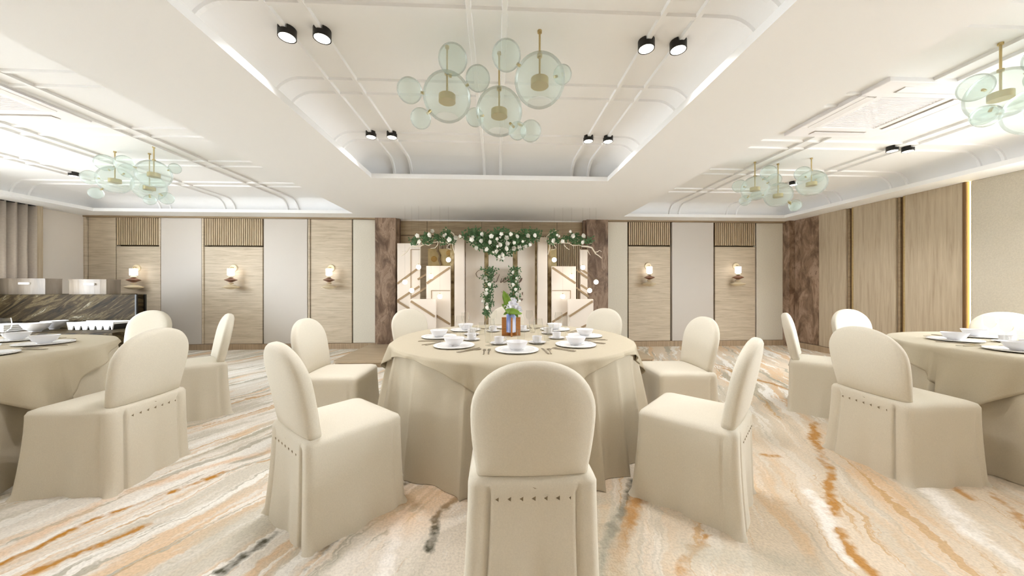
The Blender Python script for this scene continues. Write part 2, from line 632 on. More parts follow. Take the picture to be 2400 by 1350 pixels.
def thing(name, label, cat, loc=(0, 0, 0), rz=0.0, group=None):
    o = bpy.data.objects.new(name, None)
    o.empty_display_size = 0.1
    COL.objects.link(o)
    o.location = loc
    o.rotation_euler = (0, 0, rz)
    return tag(o, label, cat, group)


def struct(name, mb, mat, smooth=False):
    o = obj(name, mb, mat, None, smooth)
    o['kind'] = 'structure'
    return o


def dup(root, loc, rz, label):
    r = root.copy()
    COL.objects.link(r)
    r.location = loc
    r.rotation_euler = (0, 0, rz)
    r['label'] = label
    for ch in list(root.children):
        c = ch.copy()
        COL.objects.link(c)
        c.parent = r
        for g in list(ch.children):
            d = g.copy()
            COL.objects.link(d)
            d.parent = c
    return r


def B(*a):
    return MB().box(*a)


# ------------------------------------------------------------------ room shell
X_L, X_R, Y0 = -7.70, 5.97, -2.0
YW_L, YW_R = 4.4, 3.1     # long sides left open nearer than this, unseen, to let in fill light
struct('floor', B(X_L - 0.1, X_R + 0.2, Y0, 6.9, -0.08, 0.0), M['carpet'])
struct('ground', MB().box(-16, X_L - 0.1, -8, 9, -0.1, -0.02).box(X_R + 0.2, 14, -8, 9, -0.1, -0.02), plain('added_ground_stone', (196, 192, 186), 0.8))  # unseen ground, added to keep world light from below off the ceiling
wall_back = struct('wall_back', B(X_L - 0.1, X_R + 0.2, 6.75, 6.9, 0, SOFFIT + 0.4), M['wall_white'])
YS = 0.1      # the fill-light openings left in the long sides run from here to YW_L / YW_R
wall_left = struct('wall_left', B(X_L - 0.15, X_L, YW_L, 6.75, 0, SOFFIT + 0.4), M['wall_white'])
obj('wall_return', B(X_L - 0.15, X_L, Y0, YS, 0, SOFFIT + 0.4), M['wood_dark'], wall_left)
wall_right = struct('wall_right', B(X_R + 0.06, X_R + 0.2, YW_R, 6.75, 0, SOFFIT + 0.4), M['wall_white'])

obj('wall_return', B(X_R + 0.06, X_R + 0.2, Y0, YS, 0, SOFFIT + 0.4), M['wood_dark'], wall_right)
struct('wall_front', B(X_L - 0.15, X_R + 0.2, Y0 - 0.1, Y0, 0, SOFFIT + 0.4), M['wood_dark'])
TRAYS = [(-1.534, 1.392, Y0 + 0.5, 4.18), (-7.09, -2.61, Y0 + 0.5, 6.228), (2.40, 5.555, Y0 + 0.5, 6.27)]
CR = 0.23     # cove radius
CO = 0.20     # how far the cove wall stands behind the lip
ceil_mb = MB()
# flat soffit, in strips round the three trays
xs = [X_L - 0.1, -7.09, -2.61, -1.534, 1.392, 2.40, 5.555, X_R + 0.2]
tray_of = {1: TRAYS[1], 3: TRAYS[0], 5: TRAYS[2]}
for i in range(7):
    a, b_ = xs[i], xs[i + 1]
    if i in tray_of:
        t = tray_of[i]
        ceil_mb.add([(a, Y0, SOFFIT), (b_, Y0, SOFFIT), (b_, t[2], SOFFIT), (a, t[2], SOFFIT)], [(0, 1, 2, 3)])
        ceil_mb.add([(a, t[3], SOFFIT), (b_, t[3], SOFFIT), (b_, 6.9, SOFFIT), (a, 6.9, SOFFIT)], [(0, 1, 2, 3)])
    else:
        ceil_mb.add([(a, Y0, SOFFIT), (b_, Y0, SOFFIT), (b_, 6.9, SOFFIT), (a, 6.9, SOFFIT)], [(0, 1, 2, 3)])


def rect_ring(t, off, z):
    x0, x1, y0, y1 = t
    return [(x0 - off, y0 - off, z), (x1 + off, y0 - off, z), (x1 + off, y1 + off, z), (x0 - off, y1 + off, z)]


NARC = 12
for t in TRAYS:
    prof = [(0, SOFFIT), (0, LIP), (0.025, LIP), (0.025, LIP - 0.03), (CO, LIP - 0.03)]
    prof += [(CO - CR + CR * math.cos(PI / 2 * k / NARC), CEIL - CR + CR * math.sin(PI / 2 * k / NARC)) for k in range(NARC + 1)]
    rings = [rect_ring(t, o_, z) for o_, z in prof]
    ceil_mb.loft(rings, True, False, True)
me = ceil_mb.mesh('ceiling', M['ceiling'])
for p in me.polygons:                       # only the curved coves are smooth
    p.use_smooth = p.normal.length > 0 and max(abs(c) for c in p.normal) < 0.9999
ceiling = obj('ceiling', me, None)
ceiling['kind'] = 'structure'
roof_top = obj('roof_slab', B(X_L - 0.1, X_R + 0.2, Y0, 6.9, CEIL + 0.06, CEIL + 0.12), M['ceiling'], ceiling)


def cove_pts(t, which):
    pass


def rib(path, normals, waxis, w=0.03, h=0.012):
    """a flat moulding bar laid along a ceiling path"""
    waxis = Vector(waxis)
    rings = []
    for p, n in zip(path, normals):
        p = Vector(p); n = Vector(n)
        rings.append([p - waxis * w / 2 - n * 0.002, p - waxis * w * 0.36 + n * h, p + waxis * w * 0.36 + n * h, p + waxis * w / 2 - n * 0.002])
    mb = MB().loft(rings, False)
    o = obj('rib', mb, M['ceiling'], ceiling, smooth=False)
    return o


def arc(k):
    a = PI / 2 * k / 8
    return a


def rib_x(t, y):
    x0, x1, _, _ = t
    path, nor = [], []
    for k in range(9):
        a = arc(k)
        path.append((x0 - (CO - CR) - CR * math.cos(a), y, CEIL - CR + CR * math.sin(a)))
        nor.append((math.cos(a), 0, -math.sin(a)))
    for k in range(8, -1, -1):
        a = arc(k)
        path.append((x1 + (CO - CR) + CR * math.cos(a), y, CEIL - CR + CR * math.sin(a)))
        nor.append((-math.cos(a), 0, -math.sin(a)))
    rib(path, nor, (0, 1, 0), 0.036, 0.018)


def rib_y(t, x):
    _, _, y0, y1 = t
    path, nor = [], []
    for k in range(9):
        a = arc(k)
        path.append((x, y1 + (CO - CR) + CR * math.cos(a), CEIL - CR + CR * math.sin(a)))
        nor.append((0, -math.cos(a), -math.sin(a)))
    path.append((x, y0, CEIL)); nor.append((0, 0, -1))
    rib(path, nor, (1, 0, 0), 0.036, 0.022)


TX = -0.06
for x in (-1.25, -1.036, -0.104, 0.104, 1.036, 1.25):
    rib_y(TRAYS[0], TX + x)
for x in (-3.69, -3.88, -4.82, -5.0, -5.95, -6.13):
    rib_y(TRAYS[1], x)
for x in (3.38, 3.57, 4.53, 4.72):
    rib_y(TRAYS[2], x)
RY = [0.87, 1.05, 1.77, 1.95, 2.66, 2.85, 3.56, 3.75]
for y in RY:
    rib_x(TRAYS[0], y)
for y in RY + [4.46, 4.65, 5.36, 5.55]:
    rib_x(TRAYS[1], y)
    rib_x(TRAYS[2], y)


# cove lights hidden behind the lips
def cove_light(x, y, lx, ly, k=1.0):
    ld = bpy.data.lights.new('cove_light', 'AREA')
    ld.shape = 'RECTANGLE'
    ld.size = lx
    ld.size_y = ly
    ld.energy = COVE_W * k * max(lx, ly)
    ld.color = LIGHT_WARM
    o = bpy.data.objects.new('cove_light', ld)
    o.location = (x, y, LIP - 0.02)
    o.rotation_euler = (PI, 0, 0)
    COL.objects.link(o)


cy = (TRAYS[0][2] + TRAYS[0][3]) / 2
ln_ = TRAYS[0][3] - TRAYS[0][2]
cove_light(TRAYS[0][0] - 0.09, cy, 0.05, ln_, 2.4)
cove_light(TRAYS[0][1] + 0.09, cy, 0.05, ln_, 2.4)
ln_ = 6.2 - TRAYS[1][2]
cy = (6.2 + TRAYS[1][2]) / 2
cove_light(TRAYS[1][0] - 0.09, cy, 0.05, ln_)
cove_light(TRAYS[2][1] + 0.09, cy, 0.05, ln_)
cove_light((TRAYS[1][0] + TRAYS[1][1]) / 2, TRAYS[1][3] + 0.09, 4.4, 0.05)
cove_light((TRAYS[2][0] + TRAYS[2][1]) / 2, TRAYS[2][3] + 0.09, 3.1, 0.05)


# ------------------------------------------------------------------ back wall panelling
def wpanel(name, x0, x1, z0, z1, mat, y=WALL_Y, parent=None, bev=0.004):
    return obj(name, B(x0, x1, y, 6.76, z0, z1), mat, parent or wall_back, bevel=bev)


ZT = SOFFIT - 0.03
ZB = 0.11
SLZ = 1.99


def slat_grille(x0, x1, z0, z1, parent, y=WALL_Y, pitch=0.040):
    g = obj('slat_grille', B(x0, x1, y + 0.03, 6.76, z0, z1), M['slat_back'], parent)
    n = max(2, round((x1 - x0) / pitch))
    w = (x1 - x0) / n
    me = B(-w * 0.29, w * 0.29, y, y + 0.031, z0, z1).mesh('slat', M['slat'])
    for k in range(n):
        obj('slat', me, None, g, loc=(x0 + (k + 0.5) * w, 0, 0))
    return g


obj('panel_backing', B(X_L, 5.86, 6.738, 6.752, 0.1, ZT), M['slat_back'], wall_back)
# from the left corner to the pillar
wpanel('wood_panel', -7.70, -7.665, ZB, ZT, M['wood_h'], y=6.61)
wpanel('wood_panel', -7.655, -7.17, ZB, ZT, M['wood_h'])
wpanel('wood_panel', -7.155, -6.37, ZB, SLZ - 0.03, M['wood_h'])
wpanel('wood_panel', -6.37, -6.345, ZB, ZT, M['wood_h'], y=6.63)
slat_grille(-7.155, -6.37, SLZ, ZT, wall_back)
wpanel('white_panel', -6.335, -5.60, ZB, ZT, M['lacquer'], y=6.63)
wpanel('wood_panel', -5.56, -4.49, ZB, SLZ - 0.03, M['wood_h'])
slat_grille(-5.56, -4.49, SLZ, ZT, wall_back)
wpanel('wood_panel', -5.595, -5.565, ZB, ZT, M['wood_h'], y=6.63)
wpanel('white_panel', -4.455, -3.645, ZB, ZT, M['lacquer'], y=6.63)
wpanel('wood_panel', -3.59, -2.815, ZB, ZT, M['wood_h'])
wpanel('wood_panel', -3.63, -3.60, ZB, ZT, M['wood_h'], y=6.63)
wpanel('fabric_panel', -2.79, -2.35, ZB, ZT, M['fabric_back'])
# right of the stage
wpanel('fabric_panel', 2.21, 2.62, ZB, ZT, M['fabric_back'])
wpanel('wood_panel', 2.645, 3.50, ZB, SLZ + 0.02, M['wood_h'])
slat_grille(2.645, 3.50, SLZ + 0.05, ZT, wall_back)
wpanel('white_panel', 3.53, 4.385, ZB, ZT, M['lacquer'], y=6.63)
wpanel('wood_panel', 4.43, 5.275, ZB, SLZ + 0.02, M['wood_h'])
slat_grille(4.43, 5.275, SLZ + 0.05, ZT, wall_back)
wpanel('fabric_panel', 5.305, 5.86, ZB, ZT, M['fabric_back'])
obj('top_rail', B(X_L, -2.35, 6.60, 6.76, ZT + 0.002, SOFFIT + 0.01), M['wood_dark'], wall_back)
obj('top_rail', B(2.21, 5.86, 6.60, 6.76, ZT + 0.002, SOFFIT + 0.01), M['wood_dark'], wall_back)
for i, (a, b_) in enumerate([(X_L, -2.36), (2.22, 5.86)]):
    struct('baseboard_back' if i == 0 else 'baseboard_back_stage_side', B(a, b_, 6.62, 6.76, 0, ZB - 0.004), M['wood_base'])
bpy.data.objects['baseboard_back_stage_side'].name = 'trim_1'
# pillars beside the stage and the recess between them
for x0, x1 in ((-2.35, -1.955), (1.775, 2.205)):
    obj('marble_pillar', B(x0, x1, 6.585, 6.76, 0, SOFFIT + 0.02), M['marble'], wall_back, bevel=0.006)
obj('marble_fillet', B(-1.955, -1.905, 6.66, 6.76, 0, SOFFIT), M['marble'], wall_back)
obj('marble_fillet', B(1.725, 1.775, 6.66, 6.76, 0, SOFFIT), M['marble'], wall_back)
for a, b_ in ((-1.90, -1.385), (-1.378, -0.31), (-0.303, 0.50), (0.507, 1.20), (1.207, 1.72)):
    wpanel('wood_panel', a, b_, 2.22, ZT, M['wood_dark'], y=6.72)
wpanel('wood_panel', -1.90, -1.20, 0.1, 2.21, M['wood_dark'], y=6.72)
slat_grille(-1.19, -0.70, 0.1, 2.21, wall_back, y=6.70)
wpanel('wood_panel', -0.69, 0.92, 0.1, 2.21, M['wood_dark'], y=6.72)
slat_grille(0.93, 1.72, 0.1, 2.21, wall_back, y=6.70)

# ------------------------------------------------------------------ right wall
def rpanel(name, y0, y1, x, mat, z0=ZB, z1=ZT + 0.03, bev=0.006):
    return obj(name, B(x, X_R + 0.07, y0, y1, z0, z1), mat, wall_right, bevel=bev)


rpanel('marble_pillar', 6.50, 6.76, 5.86, M['marble'], z0=0)
rpanel('marble_panel', 5.965, 6.498, 5.975, M['marble'])
for y0, y1 in ((5.475, 5.955), (4.76, 5.355), (4.035, 4.645)):
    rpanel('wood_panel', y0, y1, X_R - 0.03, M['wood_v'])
for y in (5.42, 4.705):
    rpanel('wood_fin', y + 0.02, y + 0.05, X_R - 0.0, M['wood_dark'])
    rpanel('bronze_strip', y - 0.025, y + 0.015, X_R + 0.02, M['bronze'])
    rpanel('brass_strip', y - 0.055, y - 0.03, X_R - 0.02, M['gold'])
rpanel('bronze_strip', 4.0, 4.033, X_R - 0.04, M['bronze'])
led = rpanel('light_strip', 3.984, 3.997, X_R + 0.01, M['led'], bev=0)
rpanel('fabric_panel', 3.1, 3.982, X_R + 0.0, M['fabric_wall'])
struct('baseboard_right', B(X_R - 0.045, X_R + 0.07, 3.1, 6.5, 0, ZB - 0.004), M['wood_base'])

# ------------------------------------------------------------------ left wall and curtain
obj('wood_fin', B(X_L, X_L + 0.16, 5.86, 5.93, 0, SOFFIT), M['wood_v'], wall_left)


def curtain():
    t = thing('curtain', 'taupe pleated full-height curtain hanging behind the marble buffet', 'curtain', (X_L + 0.10, 5.13, 0))
    rings = []
    n = 120
    for z in (0.02, 1.2, SOFFIT - 0.005):
        r = []
        for i in range(n):
            y = -0.72 + 1.44 * i / (n - 1)
            ph = (y + 0.72) / 0.118 * 2 * PI
            dx = 0.058 * math.sin(ph) + 0.02 * math.sin(2 * ph + 0.6)
            r.append((dx, y + 0.018 * math.sin(2 * ph), z))
        rings.append(r)
    o = obj('drape', MB().loft(rings, False), M['curtain'], t, smooth='all')
    so = o.modifiers.new('thick', 'SOLIDIFY')
    so.thickness = 0.006
    obj('curtain_rail', B(-0.05, 0.05, -0.73, 0.73, SOFFIT - 0.012, SOFFIT + 0.01), M['black'], t)


curtain()


# ------------------------------------------------------------------ lamps in the ceiling
def downlight_proto():
    t = thing('downlight', '', 'ceiling light', (0, 0, 0))
    body = MB()
    n = 28
    R = 0.052
    body.lathe([(R, 0.0), (R, 0.032)], n)
    body.lathe([(R - 0.006, 0.001), (R, 0.0)], n)
    # ears left and right of the rib, leaving a notch for it
    for s in (-1, 1):
        pts = []
        for k in range(11):
            a = math.radians(-62 + 124 * k / 10)
            pts.append((s * R * math.cos(a), R * math.sin(a)))
        body.prism(pts, 'z', 0.030, 0.056)
    body.lathe([(R, 0.032), (0.001, 0.0325)], n)
    obj('housing', body, M['black'], t, smooth=True)
    obj('lens', MB().lathe([(0.001, 0.002), (R - 0.006, 0.002), (R - 0.006, 0.006), (0.001, 0.006)], n), M['lens'], t)
    return t


LAMP_Z = 2.754
lamp_spots = []
for y, row in ((2.16, 'near'), (3.56, 'far')):
    for x, nm in ((TX - 1.25, 'outermost on the left'), (TX - 1.036, 'inner on the left'), (TX + 1.036, 'inner on the right'), (TX + 1.25, 'outermost on the right')):
        lamp_spots.append((x, y, 'black round downlight of the %s row of the middle ceiling, %s' % (row, nm)))
lamp_spots += [(4.53, 3.66, 'black round downlight over the panelled side wall, first of the pair'),
               (4.72, 3.66, 'black round downlight over the panelled side wall, second of the pair'),
               (4.53, 4.95, 'black round downlight half behind the far bubble chandelier beside the panelled wall'),
               (-5.95, 5.0, 'black round downlight peeping out beside the chandelier over the buffet')]
lp = None
for x, y, lab in lamp_spots:
    if lp is None:
        lp = downlight_proto()
        lp.location = (x, y, LAMP_Z)
        lp['label'] = lab
        lp['group'] = 'black ceiling downlights'
        o = lp
    else:
        o = dup(lp, (x, y, LAMP_Z), 0, lab)


def lamp_light(x, y, e=DOWN_W):
    ld = bpy.data.lights.new('downlight_beam', 'AREA')
    ld.shape = 'DISK'
    ld.size = 0.09
    ld.spread = math.radians(118)
    ld.energy = e
    ld.color = (0.97, 0.975, 1.0)
    lo = bpy.data.objects.new('downlight_beam', ld)
    lo.location = (x, y, LAMP_Z - 0.004)
    COL.objects.link(lo)


for x, y, lab in lamp_spots:
    lamp_light(x, y)
# lamps added out of view, without housings, for even fill light
for x, y in ((-5.95, 2.6), (4.53, 1.2), (3.38, 1.4), (-1.31, 0.76), (1.19, 0.76), (-1.31, -0.7), (1.19, -0.7), (-3.69, 0.4), (4.53, -0.6), (-5.95, 0.4)):
    lamp_light(x, y, DOWN_W * 0.5)
lamp_light(4.72, 4.95)
lamp_light(-6.13, 5.0)


# ------------------------------------------------------------------ ceiling cassettes
def cassette(cx, cyy, label):
    t = thing('air_conditioner', label, 'air conditioner', (cx, cyy, 2.775))
    h = 0.475
    fr = MB()
    fr.box(-h, h, -h, -0.27, 0, 0.04).box(-h, h, 0.27, h, 0, 0.04).box(-h, -0.27, -0.27, 0.27, 0, 0.04).box(0.27, h, -0.27, 0.27, 0, 0.04)
    obj('frame', fr, M['ac'], t, bevel=0.006)
    g = obj('intake_grille', B(-0.27, 0.27, -0.27, 0.27, 0.014, 0.04), M['ac_dark'], t)
    me = B(-0.262, 0.262, -0.0035, 0.0035, 0.004, 0.016).mesh('slat', M['ac'])
    for k in range(24):
        obj('slat', me, None, g, loc=(0, -0.26 + 0.52 * (k + 0.5) / 24, 0))
    for a in range(4):
        o = obj('louvre', B(-0.27, 0.27, 0.335, 0.41, -0.003, 0.002), M['ac_slot'], t, rz=a * PI / 2)
        obj('flap', MB().prism([(0.35, -0.010), (0.415, -0.004), (0.415, 0.0), (0.35, -0.005)], 'x', -0.265, 0.265), M['ac'], o)
    return t


cassette(3.48, 2.92, 'white square ceiling air-conditioner cassette beside the beam before the panelled wall')
cassette(-4.36, 2.93, 'white square ceiling air-conditioner cassette cut by the left edge of the photo')


# ------------------------------------------------------------------ bubble chandeliers
def bubble_mesh(r, cut=None):
    return MB().sphere((0, 0, 0), r, 28, 18, cut).mesh('glass_globe', M['bubble'], smooth='all')


def chandelier(x, y, label):
    """modelled in camera right / forward offsets, turned to the room axes"""
    t = thing('bubble_chandelier', label, 'chandelier', (x, y, 0), -YAW, 'bubble chandeliers')
    big = [(0.174, 2.114, 1.293), (-0.434, 2.25, 1.268), (-0.088, 2.31, 1.20)]
    small = [(-0.37, 2.10, 1.42, .09), (-0.033, 2.0, 1.375, .086), (-0.223, 2.2, 1.362, .08), (-0.67, 2.2, 1.284, .08), (-0.597, 2.2, 1.1, .066),
             (-0.27, 2.45, 1.234, .065), (0.33, 2.2, 1.388, .06), (0.128, 2.3, 1.065, .072), (0.036, 2.2, 1.02, .058)]
    bm_ = bubble_mesh(0.158, PI * 0.84)
    for (r, d, z) in big:
        z += EYE
        d -= 2.2
        g = obj('large_globe', bm_, None, t, loc=(r, d, z))
        rd = obj('rod', MB().tube([(r, d, z + 0.02), (r, d, CEIL)], 0.0065, 8), M['brass'], t)
        obj('ceiling_cap', MB().lathe([(0.001, 0.0), (0.014, 0.0), (0.014, 0.016), (0.001, 0.016)], 16, (r, d, CEIL - 0.014)), M['brass'], rd)
        lh = obj('lamp_holder', MB().lathe([(0.001, -0.022), (0.056, -0.022), (0.056, 0.022), (0.001, 0.022)], 24, (r, d, z - 0.01)), M['brass'], t, smooth=True)
        obj('collar', MB().lathe([(0.001, 0.15), (0.016, 0.15), (0.016, 0.168), (0.001, 0.168)], 14, (r, d, z)), M['brass'], lh)
    for (r, d, z, q) in small:
        z += EYE
        d -= 2.2
        obj('small_globe', bubble_mesh(q), None, t, loc=(r, d, z))
        best = min(big, key=lambda b_: (Vector((r, d + 2.2, z - EYE)) - Vector(b_)).length)
        c = Vector((best[0], best[1] - 2.2, best[2] + EYE))
        dirv = (Vector((r, d, z)) - c).normalized()
        gap = (Vector((r, d, z)) - c).length - q
        p0 = c + dirv * min(0.156, gap - 0.004)
        p1 = Vector((r, d, z)) - dirv * (q - 0.006)
        obj('joint', MB().tube([p0 - dirv * 0.008, p1 + dirv * 0.004], 0.009, 8), M['brass'], t)
    return t


def ch_at(r, d, lab):
    x, y = cw(r, d + 2.2)
    return chandelier(x, y, lab)


ch_at(0, 0, 'cluster of sea-green glass bubbles on brass rods over the middle table')
ch_at(3.57, 2.09, 'far cluster of sea-green glass bubbles on brass rods beside the panelled wall')
ch_at(-4.29, 1.75, 'far cluster of sea-green glass bubbles on brass rods over the buffet')
ch_at(3.66, -0.03, 'near cluster of sea-green glass bubbles cut by the right edge of the photo')


# ------------------------------------------------------------------ sconces
def sconce(px, py, plate_px, label):
    x, _, z = at(px, py, 6.50)
    xp = at(plate_px, 627, WALL_Y)[0]
    t = thing('wall_sconce', label, 'wall lamp', (x, 6.50, z), 0, 'wall sconces')
    dx = xp - x
    pl = MB()
    n = 28
    rings = []
    for r, yy in ((0.001, 0.125), (0.062, 0.125), (0.068, 0.133), (0.068, 0.149)):
        rings.append([(dx + r * math.cos(2 * PI * i / n), yy, 0.085 + r * math.sin(2 * PI * i / n)) for i in range(n)])
    pl.loft(rings)
    obj('back_plate', pl, M['cream'], t, smooth=True)
    obj('arm', MB().tube([(dx, 0.13, 0.095), (dx * 0.3, 0.03, 0.095), (0, 0, 0.095), (0, 0, 0.055)], 0.008, 8), M['brass'], t, smooth=True)
    obj('glow_tube', MB().lathe([(0.001, -0.058), (0.054, -0.058), (0.054, 0.066), (0.001, 0.066)], 24), M['sconce_glow'], t, smooth=True)
    obj('bead', MB().lathe([(0.001, -0.098), (0.03, -0.096), (0.045, -0.083), (0.03, -0.07), (0.001, -0.068)], 24), M['cream'], t, smooth=True)
    obj('spindle', MB().lathe([(0.001, -0.190), (0.025, -0.185), (0.10, -0.148), (0.10, -0.142), (0.025, -0.106), (0.001, -0.100)], 24), M['amber'], t, smooth=True)
    obj('bead', MB().lathe([(0.001, -0.226), (0.03, -0.222), (0.05, -0.208), (0.03, -0.194), (0.001, -0.19)], 24), M['cream'], t, smooth=True)
    obj('disc', MB().lathe([(0.001, -0.322), (0.06, -0.314), (0.135, -0.278), (0.135, -0.274), (0.06, -0.238), (0.001, -0.230)], 28), M['cream'], t, smooth=True)
    obj('stem', MB().tube([(0, 0, -0.30), (0, 0, 0.06)], 0.006, 6), M['brass'], t)
    return t


sconce(313, 638, 322, 'bead-drop wall sconce above the end of the marble buffet')
sconce(541, 638, 549, 'bead-drop wall sconce between the two white panels on the buffet side')
sconce(771, 638, 777, 'bead-drop wall sconce on the wood panel next to the left stage pillar')
sconce(1522, 633, 1518, 'bead-drop wall sconce on the wood panel next to the right stage pillar')
sconce(1730, 633, 1724, 'bead-drop wall sconce nearest the corner with the brown marble')

# ------------------------------------------------------------------ stage and wedding backdrop
ST = 0.09
stage = thing('stage_platform', 'low pale wooden stage platform in front of the wedding backdrop', 'stage', (0, 5.08, 0))
pts = []
for k in range(7):
    a = PI + PI / 2 * k / 6
    pts.append((-2.33 + 0.13 * math.cos(a), 0.13 + 0.13 * math.sin(a)))
for k in range(7):
    a = 1.5 * PI + PI / 2 * k / 6
    pts.append((2.33 + 0.13 * math.cos(a), 0.13 + 0.13 * math.sin(a)))
pts += [(2.46, 1.50), (-2.46, 1.50)]
obj('deck', MB().prism(pts, 'z', ST - 0.02, ST), M['stage_wood'], stage)
obj('riser', MB().prism([(x * 0.993, 0.008 + y * 0.995) for x, y in pts], 'z', 0, ST - 0.02), M['wood_dark'], stage)


def bx_panel(px0, px1, py0, y, thick=0.05):
    x0, _, z = at(px0, py0, y)
    x1 = at(px1, py0, y)[0]
    return x0, x1, z


def diag(t, a, b_, y, w=0.035):
    """a slim gilded bar across the face of a panel"""
    A = Vector(at(a[0], a[1], y)); Bv = Vector(at(b_[0], b_[1], y))
    d = (Bv - A).normalized()
    n = Vector((-d.z, 0, d.x)) * w / 2
    q = [A + n, Bv + n, Bv - n, A - n]
    loc = t.location
    pts_ = [(p.x - loc[0], p.z - loc[2]) for p in q]
    obj('gold_strip', MB().prism(pts_, 'y', y - 0.008 - loc[1], y + 0.004 - loc[1]), M['goldbar'], t)


def panel(px0, px1, py0, y, label, bars=(), seams=(), mat='panel_white', name='backdrop_panel', thick=0.05):
    x0, x1, z = bx_panel(px0, px1, py0, y)
    t = thing(name, label, 'panel', ((x0 + x1) / 2, y, ST))
    w = (x1 - x0) / 2
    obj('board', B(-w, w, 0, thick, 0, z - ST), M[mat], t, bevel=0.004)
    for a, b_ in bars:
        diag(t, a, b_, y)
    for a, b_ in seams:
        diag(t, a, b_, y, 0.010)
    return t


panel(931, 985, 570, 5.98, 'tall white backdrop panel with gold bars next to the left pillar', bars=[((931, 665), (983, 627)), ((931, 705), (983, 671)), ((931, 706), (975, 733))], seams=[((963, 585), (984, 585)), ((963, 585), (963, 735))])
panel(999, 1056, 623, 5.84, 'mid-height white backdrop panel beside the left white post', bars=[((1000, 664), (1055, 627)), ((1000, 725), (1055, 760))], seams=[((1011, 681), (1055, 681)), ((1011, 681), (1011, 700))])
panel(960, 1022, 701, 5.72, 'low white backdrop panel with one gold diagonal on the left of the stage', bars=[((963, 706), (1019, 742))])
panel(1360, 1377, 584, 5.98, 'narrow white backdrop panel next to the right pillar', bars=[((1361, 631), (1377, 641)), ((1361, 668), (1377, 678))], seams=[((1361, 585), (1377, 585))])
panel(1293, 1350, 624, 5.84, 'mid-height white backdrop panel beside the right white post', bars=[((1294, 627), (1349, 664)), ((1294, 755), (1331, 732))], seams=[((1294, 681), (1337, 681)), ((1337, 681), (1337, 700))])
panel(1331, 1391, 701, 5.72, 'low white backdrop panel with one gold diagonal on the right of the stage', bars=[((1334, 742), (1389, 706)), ((1362, 768), (1384, 757))])
# free gilded struts leaning across the gaps
for i, (a, b_, lab) in enumerate([((979, 655), (999, 643), 'short gold strut crossing the gap beside the tall left panel'),
                                  ((963, 697), (999, 674), 'long gold strut crossing behind the glowing globes on the left'),
                                  ((1350, 632), (1378, 652), 'short gold strut running down to the narrow right panel'),
                                  ((1350, 674), (1380, 695), 'long gold strut running down behind the low right globe')]):
    y = 5.967
    A = at(a[0], a[1], y)
    t = thing('gold_strut', lab, 'strut', (A[0], y, A[2]))
    diag(t, a, b_, y, 0.03)
panel(1003, 1058, 583, 6.2, 'gold art panel with amber rings and a crooked trunk behind the left globes', mat='art', name='art_panel', thick=0.03)
ap = bpy.data.objects['art_panel']
for px, py, r in ((1017, 607, 0.055), (1052, 593, 0.055)):
    X, _, Z = at(px, py, 6.195)
    n = 20
    ring = [[(X - ap.location[0] + r * q * math.cos(2 * PI * i / n), yy, Z - ST + r * q * math.sin(2 * PI * i / n)) for i in range(n)] for q, yy in ((0.001, -0.012), (0.7, -0.010), (1, 0.0))]
    obj('amber_disc', MB().loft(ring), M['cane'], ap)
trk = [at(px, py, 6.19) for px, py in ((1027, 574), (1025, 588), (1031, 598), (1029, 608), (1034, 622))]
obj('trunk', MB().tube([(p[0] - ap.location[0], -0.006, p[2] - ST) for p in trk], 0.022, 8), M['wood_dark'], ap)
panel(1286, 1305, 583, 6.2, 'narrow gold art panel behind the right white post', mat='art', name='art_panel', thick=0.03)
# posts, centre boards and gilded strips
panel(1065, 1088, 553, 5.86, 'square white post on the left of the central boards', name='backdrop_post', thick=0.16)
panel(1261, 1283, 556, 5.86, 'square white post on the right of the central boards', name='backdrop_post', thick=0.16)
for a, b_, lab in ((1091, 1135, 'plain white centre board beside the left post'), (1145, 1202, 'middle white board carrying the script lettering'), (1213, 1254, 'plain white centre board beside the right post')):
    panel(a, b_, 560, 6.0, lab, name='backdrop_board')
for a, b_, lab in ((1055, 1064, 'gilded mirror strip outside the left post'), (1088, 1091.5, 'slim gilded strip just inside the left post'), (1135.6, 1144.4, 'gilded mirror strip behind the left hanging roses'),
                   (1202.6, 1212.4, 'gilded mirror strip behind the right hanging roses'), (1253.5, 1260.5, 'slim gilded strip just inside the right post'), (1284, 1292, 'gilded mirror strip outside the right post')):
    panel(a, b_, 566, 6.03, lab, mat='glitter', name='gilded_strip')


# script lettering: strokes in survey pixels
def stroke(mb, pts_, y, r0=0.004, swell=0.0):
    P = [at(p[0], p[1], y) for p in pts_]
    # smooth the polyline
    Q = []
    for k in range(len(P) - 1):
        p0 = Vector(P[max(k - 1, 0)]); p1 = Vector(P[k]); p2 = Vector(P[k + 1]); p3 = Vector(P[min(k + 2, len(P) - 1)])
        for s in range(4):
            u = s / 4
            Q.append(0.5 * ((2 * p1) + (p2 - p0) * u + (2 * p0 - 5 * p1 + 4 * p2 - p3) * u * u + (3 * p1 - p0 - 3 * p2 + p3) * u ** 3))
    Q.append(Vector(P[-1]))
    n = len(Q)
    rad = [r0 + swell * math.sin(PI * k / (n - 1)) for k in range(n)]
    mb.tube(Q, rad, 6)


def S(x, y):
    return (1100 + x / 13.5, 620 + y / 13.5)


